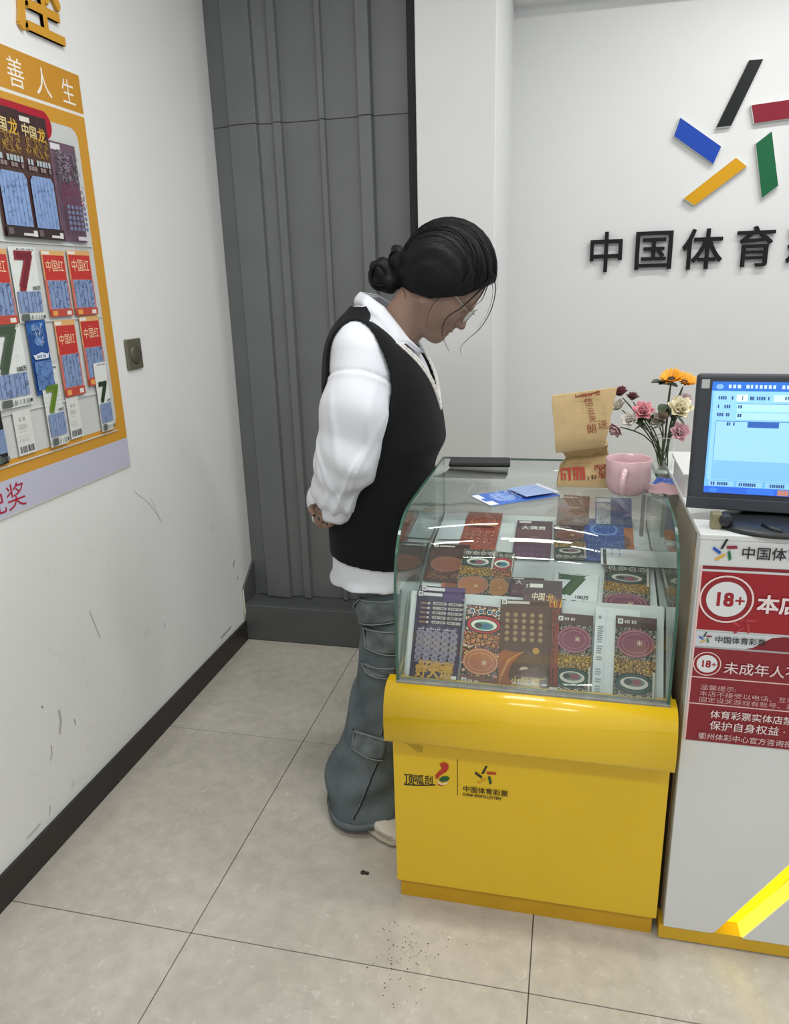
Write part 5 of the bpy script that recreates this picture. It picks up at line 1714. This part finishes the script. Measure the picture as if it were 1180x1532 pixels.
# dropped shoulder seam pressed into the sleeve
for g in (lambda p: p, mir):
    ax = g(UA) - g(SH); ax = ax / np.linalg.norm(ax)
    q0 = g(P3(545, 556, .43))
    ylo, yhi = (.43, YC - .15) if g(SH)[1] < YC else (YC + .15, 1.07)
    sl, X, Y, Z = SF.sub(np.array([.60, ylo, 1.16]), np.array([1.02, yhi, 1.38]))
    if 0 not in SF.F[sl].shape:
        dd = (X - q0[0]) * ax[0] + (Y - q0[1]) * ax[1] + (Z - q0[2]) * ax[2]
        dd = dd - .10 * np.abs(X - q0[0])
        SF.F[sl] += (.0042 * np.exp(-(dd / .004) ** 2) - .0022 * np.exp(-((dd - .009) / .007) ** 2)).astype(np.float32)
# open at the neck
SF.cone(NB + np.array([.004, 0, -.01]), NB + np.array([.05, 0, .10]), .054, .058, .008, 's')
V, Q = SF.mesh()
shirt = mesh_obj('shirt', V, Q, [WSH], person)
sm = shirt.modifiers.new('smooth', 'SMOOTH'); sm.iterations = 2; sm.factor = .5
# buttoned cuffs
for g, nm in ((lambda p: p, 'near'), (mir, 'far')):
    cc_ = CUF if nm == 'near' else CUF2
    a, b2 = Vector(cc_ + np.array([.008, -.006, .024])), Vector(cc_ + np.array([-.006, -.002, -.026]))
    ax = (b2 - a).normalized(); e1 = ax.orthogonal().normalized(); e2 = ax.cross(e1)
    b = MB()
    rings = []
    for j in range(7):
        t = j / 6.0
        c = a.lerp(b2, t)
        rings.append([c + (e1 * math.cos(x) * 1.0 + e2 * math.sin(x) * .86) * (.040 - .005 * t + .0022 * math.sin(5 * x + 3 * t) + .003 * math.sin(3.14 * t)) for x in [6.2832 * i / 32 for i in range(32)]])
    b.loft(rings, WSH, False)
    o = b.build('cuff', shirt, smooth=True, solid=.003)

# collar: near half traced, far half mirrored
CT = [(0, 541, 437, 0), (40, 553, 442, .045), (80, 575, 459, .060), (120, 596, 487, .056), (150, 610, 507, .040), (175, 624, 522, .012)]
CB = [(0, 531, 463, 0), (40, 543, 468, .070), (80, 564, 487, .100), (122, 590, 523, .112), (150, 606, 513, .072), (175, 626, 530, .018)]


def cring(tab, phi):
    s = -1 if phi < 0 else 1
    a = [t[0] for t in tab]
    y = np.interp(abs(phi), a, [t[3] for t in tab])
    q = onY(np.interp(abs(phi), a, [t[1] for t in tab]), np.interp(abs(phi), a, [t[2] for t in tab]), YC - y)
    return np.array([q.x, YC + s * y, q.z])


b = MB()
def cfn(u, v):
    phi = -175 + 350 * u
    t, bt = cring(CT, phi), cring(CB, phi)
    q = t + (bt - t) * v
    out = q - np.array([NB[0] + .01, YC, q[2]]); out = out / (np.linalg.norm(out) + 1e-6)
    return q + out * (.010 * math.sin(math.pi * min(1, v * 1.3)) * .8 + .004)
b.grid(cfn, 70, 8, WSH)
def cfn2(u, v):
    phi = -172 + 344 * u
    t, bt = cring(CT, phi), cring(CB, phi)
    q = t + (bt - t) * (.1 + .75 * v)
    out = q - np.array([NB[0] + .01, YC, q[2]]); out = out / (np.linalg.norm(out) + 1e-6)
    return q - out * (.004 + .006 * v)
collar = b.build('collar', shirt, smooth=True, solid=.0028)
b = MB(); b.grid(cfn2, 60, 5, WSH); b.build('collar_band', shirt, smooth=True, solid=.002)

# ---- knit vest
VST = mat('black_knit', S(17, 18, 20), 0.85, spec=0.2, bump=0.35, bscale=420, sheen=0.03)
VF = Field(np.arange(.58, 1.10, .0040), np.arange(.50, 1.00, .0046), np.arange(.63, 1.43, .0040))
zvb, zvf = P3(509, 832, .52)[2], P3(600, 861, .47)[2]
XB0, XF0 = P3(509, 834)[0], P3(600, 862, .47)[0]
zV = P3(646, 596, .635)[2]
AH = P3(537, 566, .47)
NTOP = P3(600, 506, .57)[2]


def vest(X, Y, Z):
    d = torso(X, Y, Z, .013) + .002 * waves(X, Y, Z, 9, 18) * smooth(Z, 1.1, .9)
    # over the shirt's shoulder the strap lies on the sleeve head
    for g in (lambda p_: p_, mir):
        a_, b_ = g(SH), g(UA)
        ab = b_ - a_; px_, py_, pz_ = X - a_[0], Y - a_[1], Z - a_[2]
        t = np.clip((px_ * ab[0] + py_ * ab[1] + pz_ * ab[2]) / (ab @ ab), 0, 1)
        ds = np.sqrt((px_ - t * ab[0]) ** 2 + (py_ - t * ab[1]) ** 2 + (pz_ - t * ab[2]) ** 2) - (.078 + .012 * t)
        h = np.maximum(.035 - np.abs(d - ds), 0) / .035
        d = np.minimum(d, ds) - h * h * .035 * .25
    hwz = np.interp(Z, zz, _hw)
    d = np.maximum(d, np.abs(Y - YC) - (np.maximum(hwz, .10) + .016))
    d = d + .003 * smooth(Z, .80, .72)
    zb = zvb + (zvf - zvb) * np.clip((X - XB0) / (XF0 - XB0), 0, 1.3)
    d = np.maximum(d, zb - Z)
    ay = np.abs(Y - YC)
    q = np.sqrt(((X - AH[0] - .10 * (AH[2] - Z)) / .082) ** 2 + ((Z - AH[2]) / .140) ** 2)
    hole = np.maximum((q - 1) * .082, .114 - ay)
    d = np.maximum(d, -hole)
    vn = np.maximum(P3(568, 520)[0] - X, (ay - .56 * (Z - zV)) * .85)
    d = np.maximum(d, -vn)
    nk = np.sqrt((X - NB[0] - .01) ** 2 + (Y - YC) ** 2) - .072
    nk = np.maximum(nk, 1.30 - Z)
    return np.maximum(d, -nk)


VF.F[:] = vest(VF.xs[:, None, None], VF.ys[None, :, None], VF.zs[None, None, :])
V, Q = VF.mesh()
vest_o = mesh_obj('vest', V, Q, [VST], person)
sm = vest_o.modifiers.new('smooth', 'SMOOTH'); sm.iterations = 2; sm.factor = .5


def vest_front(z, y, off):
    xc, a, b2 = torso_abc(z)
    a, b2 = a + off, b2 + off
    return xc + a * max(0.0, 1 - (abs(y) / b2) ** NEXP) ** (1 / NEXP)


BRD = mat('white_braid', S(236, 233, 226), 0.8, bump=.8, bscale=300)
for s in (-1, 1):
    for off_z in (.004, .034):
        b = MB()
        pts = []
        for i in range(26):
            t = i / 25.0
            z = zV - off_z + (NTOP - zV + .012 + off_z * .4) * t
            y = max(.56 * (z - zV + off_z) - .002, 0.0012)
            pts.append((float(vest_front(z, y, .0150)), YC + s * y, z))
        b.tube(pts, [.0032 + .0012 * (i % 2) for i in range(26)], BRD, n=6)
        b.build('neck_trim', vest_o, smooth=True)

# ---- jeans: two wide lofted legs
DEN = mat('grey_denim', S(92, 101, 104), 0.85, spec=0.2, var=0.28, vscale=9, bump=0.15, bscale=500)
DEN2 = mat('grey_denim_flap', S(98, 106, 108), 0.85, spec=0.2, var=0.34, vscale=26, bump=0.15, bscale=500)
SEAM = mat('denim_seam_dark', S(38, 42, 46), 0.9)
STI = mat('denim_stitch_pale', S(132, 136, 134), 0.8)
LY = 0.525
def LYz(z): return .510 + .185 * np.clip(z / .74, 0, 1.1)
LYpy = lambda py: float(np.interp(py, [860, 1240], [.685, .515]))
LS = [(860, 537, 640), (905, 539, 639), (950, 545, 637), (985, 541, 634), (1020, 533, 630), (1060, 525, 626), (1100, 513, 622), (1128, 501, 620), (1160, 496, 619), (1195, 495, 618), (1238, 500, 618)]
lz, ll, lr = [], [], []
for py, a, c2 in LS:
    q0, q1 = Pleg(a, py, LYpy(py)), Pleg(c2, py, LYpy(py))
    lz.append((q0[2] + q1[2]) / 2); ll.append(q0[0]); lr.append(min(q1[0], .962))
lz, ll, lr = [np.array(a)[::-1] for a in (lz, ll, lr)]


def leg_pt(th, z, off=0.0, cy=None, dx=0.0):
    cy = float(LYz(z)) if cy is None else cy
    x0, x1 = np.interp(z, lz, ll), np.interp(z, lz, lr)
    rx, ry = (x1 - x0) / 2, .094 + .032 * (1 - np.clip((z - .05) / .5, 0, 1))
    fold = .0045 * math.sin(th * 3 + z * 34) + .004 * math.sin(z * 62 + 2 * math.sin(th * 2)) * (0.5 + 1.2 * max(0, 1 - abs(z - .12) / .14) + 1.0 * max(0, 1 - abs(z - .62) / .1)) + .003 * math.sin(th * 5 - z * 20)
    k = 1 + (fold + off) / rx
    return Vector(((x0 + x1) / 2 + dx + rx * k * math.cos(th), cy + ry * k * math.sin(th), z))


jeans = empty('jeans', (.84, YC, .0)); jeans.parent = person
ZH = 0.030
for cy, dx in ((None, 0.0), (YC + .105, .012)):
    b = MB(); rings = []
    NZ, NT = 90, 56
    for j in range(NZ + 1):
        z = ZH + (.74 - ZH) * j / NZ
        rings.append([leg_pt(6.2832 * i / NT, z + (.012 * math.sin(6.2832 * i / NT + .8) if j == 0 else 0), 0, cy, dx) for i in range(NT)])
    b.loft(rings, DEN, False)
    o = b.build('trouser_leg', jeans, smooth=True, solid=.004, solid_off=-1)
    b = MB(); b.loft([[leg_pt(6.2832 * i / NT, ZH + .002 + .016 * j + (.010 * math.sin(6.2832 * i / NT + .8)), .0028, cy, dx) for i in range(NT)] for j in range(2)], DEN2, False)
    b.build('hem', jeans, smooth=True, solid=.003, solid_off=-1)


def leg_th(px, py):
    """angle and height on the near leg under a point of the survey"""
    best = None
    for i in range(0, 90):
        th = math.radians(175 + i * 1.3)
        z = Pleg(px, py, LYpy(py) - .07)[2]
        for _ in range(3):
            q = leg_pt(th, z); zz_ = onY(px, py, q.y).z; z = zz_
        d = abs(onY(px, py, leg_pt(th, z).y).x - leg_pt(th, z).x)
        if best is None or d < best[0]: best = (d, th, z)
    return best[1], best[2]


def patch(name, c00, c10, c01, c11, off=.006, m=DEN2, border=True):
    """pocket piece sewn on the near leg: corners bottom-left, bottom-right, top-left, top-right in survey points"""
    T = [leg_th(*q) for q in (c00, c10, c01, c11)]
    def L(u, v, o):
        th = (T[0][0] * (1 - u) + T[1][0] * u) * (1 - v) + (T[2][0] * (1 - u) + T[3][0] * u) * v
        z = (T[0][1] * (1 - u) + T[1][1] * u) * (1 - v) + (T[2][1] * (1 - u) + T[3][1] * u) * v
        return leg_pt(th, z, o)
    b = MB()
    b.grid(lambda u, v: L(u, v, off + .003 * math.sin(6 * v + 5 * u)), 14, 8, m)
    o = b.build(name, jeans, smooth=True, solid=.005, solid_off=-1)
    if border:
        b = MB()
        e = .04
        for path in ([(e, e), (1, e)], [(e, 1 - e), (1, 1 - e)], [(e, e), (e, 1 - e)]):
            pts = [L(path[0][0] + (path[1][0] - path[0][0]) * i / 12, path[0][1] + (path[1][1] - path[0][1]) * i / 12, off + .0035) for i in range(13)]
            b.tube(pts, .0016, STI, n=5)
        for path in ([(0, 0), (1, 0)], [(0, 0), (0, 1)]):
            pts = [L(path[0][0] + (path[1][0] - path[0][0]) * i / 12, path[0][1] + (path[1][1] - path[0][1]) * i / 12, off - .001) for i in range(13)]
            b.tube(pts, .0030, SEAM, n=5)
        b.build('stitching', o, smooth=True)


patch('pocket_flap', (541, 924), (600, 930), (543, 893), (600, 897), .009)
patch('pocket', (549, 968), (604, 980), (546, 936), (604, 942), .007)
patch('pocket_flap', (550, 1004), (606, 1014), (543, 989), (606, 998), .006)
patch('pocket', (529, 1116), (606, 1139), (532, 1089), (606, 1106), .008)
b = MB()
for a, c2 in (((583, 1015), (572, 1100)), ((565, 1142), (530, 1228))):
    pts = []
    for i in range(16):
        th, z = leg_th(a[0] + (c2[0] - a[0]) * i / 15, a[1] + (c2[1] - a[1]) * i / 15); pts.append(leg_pt(th, z, .0012))
    b.tube(pts, .0022, SEAM, n=5)
    b.tube([q + Vector((-.004, -.001, 0)) for q in pts], .0012, STI, n=5)
b.build('side_seam', jeans, smooth=True)

# ---- shoes: cream canvas sneakers
SHO = mat('cream_canvas', S(206, 200, 184), 0.7, var=0.05, vscale=40, bump=.1, bscale=300)
SOL = mat('rubber_sole', S(178, 170, 152), 0.6, var=0.08, vscale=30)
Aq, Bq = Vector(onZ(510, 1226, 0)), Vector(onZ(580, 1268, 0))


def shoe(heel, dirv, name='shoe'):
    d = dirv.normalized(); n2 = Vector((-d.y, d.x, 0))
    Ls = .245
    prof_s = [(0.0, .022, .075), (.04, .031, .080), (.25, .034, .078), (.5, .036, .058), (.72, .043, .046), (.88, .040, .040), (.96, .028, .032), (1.0, .010, .022)]
    def sect(t, w, h, z0, k=1.0):
        c = heel + d * (Ls * t); r = []
        for i in range(24):
            a = 6.2832 * i / 24
            x = w * k * math.copysign(abs(math.cos(a)) ** .8, math.cos(a)); zz_ = math.sin(a)
            r.append(c + n2 * x + Vector((0, 0, z0 + (h - z0) * (.5 + .5 * math.copysign(abs(zz_) ** .7, zz_)))))
        return r
    root = None
    b = MB(); b.loft([sect(t, w, h, .012) for t, w, h in prof_s], SHO); root = b.build(name, person, smooth=True)
    s_m = root.modifiers.new('s', 'SUBSURF'); s_m.levels = s_m.render_levels = 1
    b = MB(); b.loft([sect(t, w + .005, .022, .001) for t, w, h in [(-.015, .020, 0)] + prof_s[1:-1] + [(1.015, .012, 0)]], SOL); b.build('sole', root, smooth=True)
    b = MB(); b.tube([heel + d * Ls * t + n2 * (s_ * w * .9) + Vector((0, 0, .030)) for s_, t, w in ((-1, .70, .046), (-1, .86, .045), (0, 1.0, 0), (1, .86, .045), (1, .70, .046))], .003, SOL, n=6); b.build('toe_cap', root, smooth=True)
    return root


dvec = (Bq - Aq).normalized()
nin = Vector((-dvec.y, dvec.x, 0))
shoe(Aq + nin * .046 - dvec * .03, dvec)
shoe(Vector((.78, YC + .105, 0)), Vector((1, .1, 0)))

# ---- hair
HAIR = mat('black_hair', S(13, 13, 16), 0.5, spec=0.22, bump=0.5, bscale=26, stretch=(2.0, 16, 2.0))
HFd = Field(np.arange(.76, 1.20, .0033), np.arange(.62, .88, .0036), np.arange(1.30, 1.68, .0033))
gf, gu = np.array([-.20, -.092, .008, .067, .093, .14]), np.array([-.16, -.104, -.052, .014, .080, .17])


def hair_cap(X, Y, Z):
    p = (X - HC[0], Y - HC[1], Z - HC[2])
    f = p[0] * HF[0] + p[2] * HF[2]; u = p[0] * HU[0] + p[2] * HU[2]; s = p[1]
    r = (.127, .094, .127)
    q = ((f + .015) / r[0], s / r[1], (u - .022) / r[2])
    k0 = np.sqrt(sum(a ** 2 for a in q)); k1 = np.sqrt(sum((a / b_) ** 2 for a, b_ in zip(q, r))) + 1e-9
    d = k0 * (k0 - 1) / k1
    g = np.interp(f, gf, gu) - u
    # hair drawn back in flowing locks
    d = d + .0012 * np.sin(90 * np.arctan2(s, u + .25) + 20 * f) + .0008 * np.sin(170 * np.arctan2(s, u + .3) + 9)
    return np.maximum(d, g * .75)


HFd.comb((.76, .62, 1.30), (1.20, .88, 1.68), hair_cap, .002)
bA, bB, bN = P3(571, 411), P3(597, 389), P3(612, 412)
HFd.cone(P3(640, 405), bN, .050, .036, .02)
HFd.cone(bN, P3(592, 412), .036, .028, .01)
HFd.ell(bA, (.036, .038, .043), .006)
HFd.ell(P3(583, 424), (.030, .032, .026), .012)
HFd.ell(bB, (.026, .036, .036), .005)
HFd.ell(P3(596, 376), (.018, .022, .016), .008)
sl, X, Y, Z = HFd.sub(np.array([.76, .62, 1.36]), np.array([.985, .88, 1.58]))
wgt = smooth(P3(622, 405)[0] - X, -.01, .02)
HFd.F[sl] += (wgt * (.0022 * waves(X, Y, Z, 31, 190) + .0020 * np.sin(170 * (X * .8 + Z * .6) + 60 * Y))).astype(np.float32)
V, Q = HFd.mesh()
hair = mesh_obj('hair', V, Q, [HAIR], person)
sm = hair.modifiers.new('smooth', 'SMOOTH'); sm.iterations = 1; sm.factor = .4
b = MB()
for i in range(9):
    a0 = i * .7
    cc, rr_ = (bA, .036) if i < 5 else (bB, .027)
    pts = []
    for j in range(14):
        a = a0 + j * .42
        rad = rr_ * (.55 + .45 * j / 13)
        pts.append((cc[0] + rad * math.cos(a), cc[1] - .036 + .012 * (j / 13.0) ** 2 + .008 * (1 - math.cos(j * .2)), cc[2] + rad * 1.1 * math.sin(a)))
    b.tube(pts, [.0008 + .0016 * math.sin(math.pi * j / 13) for j in range(14)], HAIR, n=6)
b.build('bun', hair, smooth=True)


b = MB()
rl = random.Random(12)
for i in range(150):
    psi = rl.uniform(-1.15, .75)
    ph0, ph1 = math.radians(rl.uniform(12, 40)), math.radians(rl.uniform(150, 205))
    lift = rl.uniform(.999, 1.012)
    pts = []
    for j in range(13):
        t = j / 12.0
        ph = ph0 + (ph1 - ph0) * t
        ps = psi * (1 - .55 * t * t) + .05 * math.sin(4 * t + i)
        q = np.array([math.cos(ph) * math.cos(ps), math.sin(ps), math.sin(ph) * math.cos(ps)]) * np.array([.127, .094, .127]) * lift
        f_, u_ = q[0] - .015, q[2] + .022
        if np.interp(f_, gf, gu) > u_ - .002: continue
        pts.append(hp3(f_, u_, q[1]))
    if len(pts) > 4:
        r0 = rl.uniform(.0006, .0016)
        b.tube(pts, [r0 * (.3 + .7 * math.sin(math.pi * (k + .3) / len(pts))) for k in range(len(pts))], HAIR, n=4)
o = b.build('hair_locks', hair, smooth=True); o['kind'] = 'stuff'


def strand(pts, r0, y):
    q = [P3(*p_, y) for p_ in pts]
    # smooth curve through the points
    out = []
    for i in range(len(q) - 1):
        p0, p1, p2, p3 = q[max(i - 1, 0)], q[i], q[i + 1], q[min(i + 2, len(q) - 1)]
        for j in range(8):
            t = j / 8.0
            out.append(.5 * ((2 * p1) + (-p0 + p2) * t + (2 * p0 - 5 * p1 + 4 * p2 - p3) * t * t + (-p0 + 3 * p1 - 3 * p2 + p3) * t ** 3))
    out.append(q[-1])
    b = MB(); b.tube(out, [r0 * (1 - .75 * i / (len(out) - 1)) for i in range(len(out))], HAIR, n=6)
    b.build('hair_strand', hair, smooth=True)


strand([(736, 408), (741, 432), (735, 462), (719, 490), (699, 508), (689, 520), (690, 532)], .0016, .60)
strand([(734, 412), (737, 440), (728, 470), (712, 494)], .0008, .61)
strand([(728, 425), (712, 440), (690, 460), (668, 476), (661, 496), (665, 512), (672, 526)], .0020, .575)
strand([(722, 428), (706, 446), (688, 462)], .0025, .585)
strand([(730, 420), (718, 444), (704, 458)], .0026, .60)
strand([(733, 416), (722, 446), (712, 456)], .0018, .62)
strand([(668, 440), (650, 452), (640, 472), (637, 492)], .0011, .565)
strand([(738, 395), (744, 415), (742, 436)], .0007, .66)
strand([(690, 342), (715, 352), (736, 378), (741, 402)], .0007, .63)
strand([(640, 352), (668, 338), (700, 340)], .0007, .62)
strand([(602, 432), (606, 440), (607, 446)], .0012, .60)

# ---- glasses
GLM = mat('glasses_metal', S(150, 152, 146), 0.25, metal=0.7)
gl = empty('glasses', tuple(hp3(.1, -.012))); gl.parent = person
for s in (-1, 1):
    b = MB(); cpt = hp3(.1085, -.018, .034 * s)
    ring = []
    for i in range(33):
        a = 6.2832 * i / 32
        x, y2 = math.copysign(abs(math.cos(a)) ** .75, math.cos(a)), math.copysign(abs(math.sin(a)) ** .75, math.sin(a))
        ring.append(cpt + HS * (.027 * x) + HU * (.019 * y2) - HF * (.004 * abs(x) ** 2 * (1 if x * s > 0 else 0)))
    b.tube(ring, .0015, GLM, n=6, caps=False); b.build('lens_rim', gl, smooth=True)
    b = MB(); b.add([q - HF * .0006 for q in ring[:-1]] + [q + HF * .0006 for q in ring[:-1]], [tuple(range(32)), tuple(range(32, 64))], GLASS); b.build('lens', gl)
    b = MB(); b.tube([hp3(.104, -.010, .060 * s), hp3(.095, -.006, .070 * s), hp3(.04, .0, .079 * s), hp3(.0, -.004, .080 * s), hp3(-.012, -.018, .079 * s)], .0014, GLM, n=6); b.build('temple', gl, smooth=True)
b = MB(); b.tube([hp3(.1085, -.012, -.009), hp3(.113, -.008, 0), hp3(.1085, -.012, .009)], .0014, GLM, n=6); b.build('bridge', gl, smooth=True)

# ---- crumbs on the floor
CRM = mat('dark_crumb', S(52, 46, 40), .9, bump=.5)
for i, (px, py, r, lb) in enumerate(((543, 1306, .007, 'tiny dark crumb on the floor tile, left one of a pair'), (549, 1307, .006, 'tiny dark crumb on the floor tile, right one of a pair'))):
    q = onZ(px, py, 0)
    b = MB(); b.lathe([(0, .0), (r, .0005), (r * .9, r * .5), (r * .4, r * .8), (0, r * .8)], (q.x, q.y, 0), CRM, n=10)
    tag(b.build('floor_crumb', smooth=True), lb, 'crumb', 'crumbs on the floor')

# fine grit trodden round the grout line in front of the showcase
b = MB(); rg = random.Random(5)
for i in range(95):
    q = onZ(rg.gauss(605, 26), rg.gauss(1428, 32), 0)
    r = rg.uniform(.0006, .0019)
    a0 = rg.uniform(0, 6)
    b.add([(q.x + r * math.cos(a0 + k * 1.257), q.y + r * math.sin(a0 + k * 1.257), .0002) for k in range(5)] + [(q.x, q.y, .0012)], [(k, (k + 1) % 5, 5) for k in range(5)], CRM)
tag(b.build('floor_grit'), 'scatter of fine dark grit on the floor tiles before the showcase', 'grit', kind='stuff')
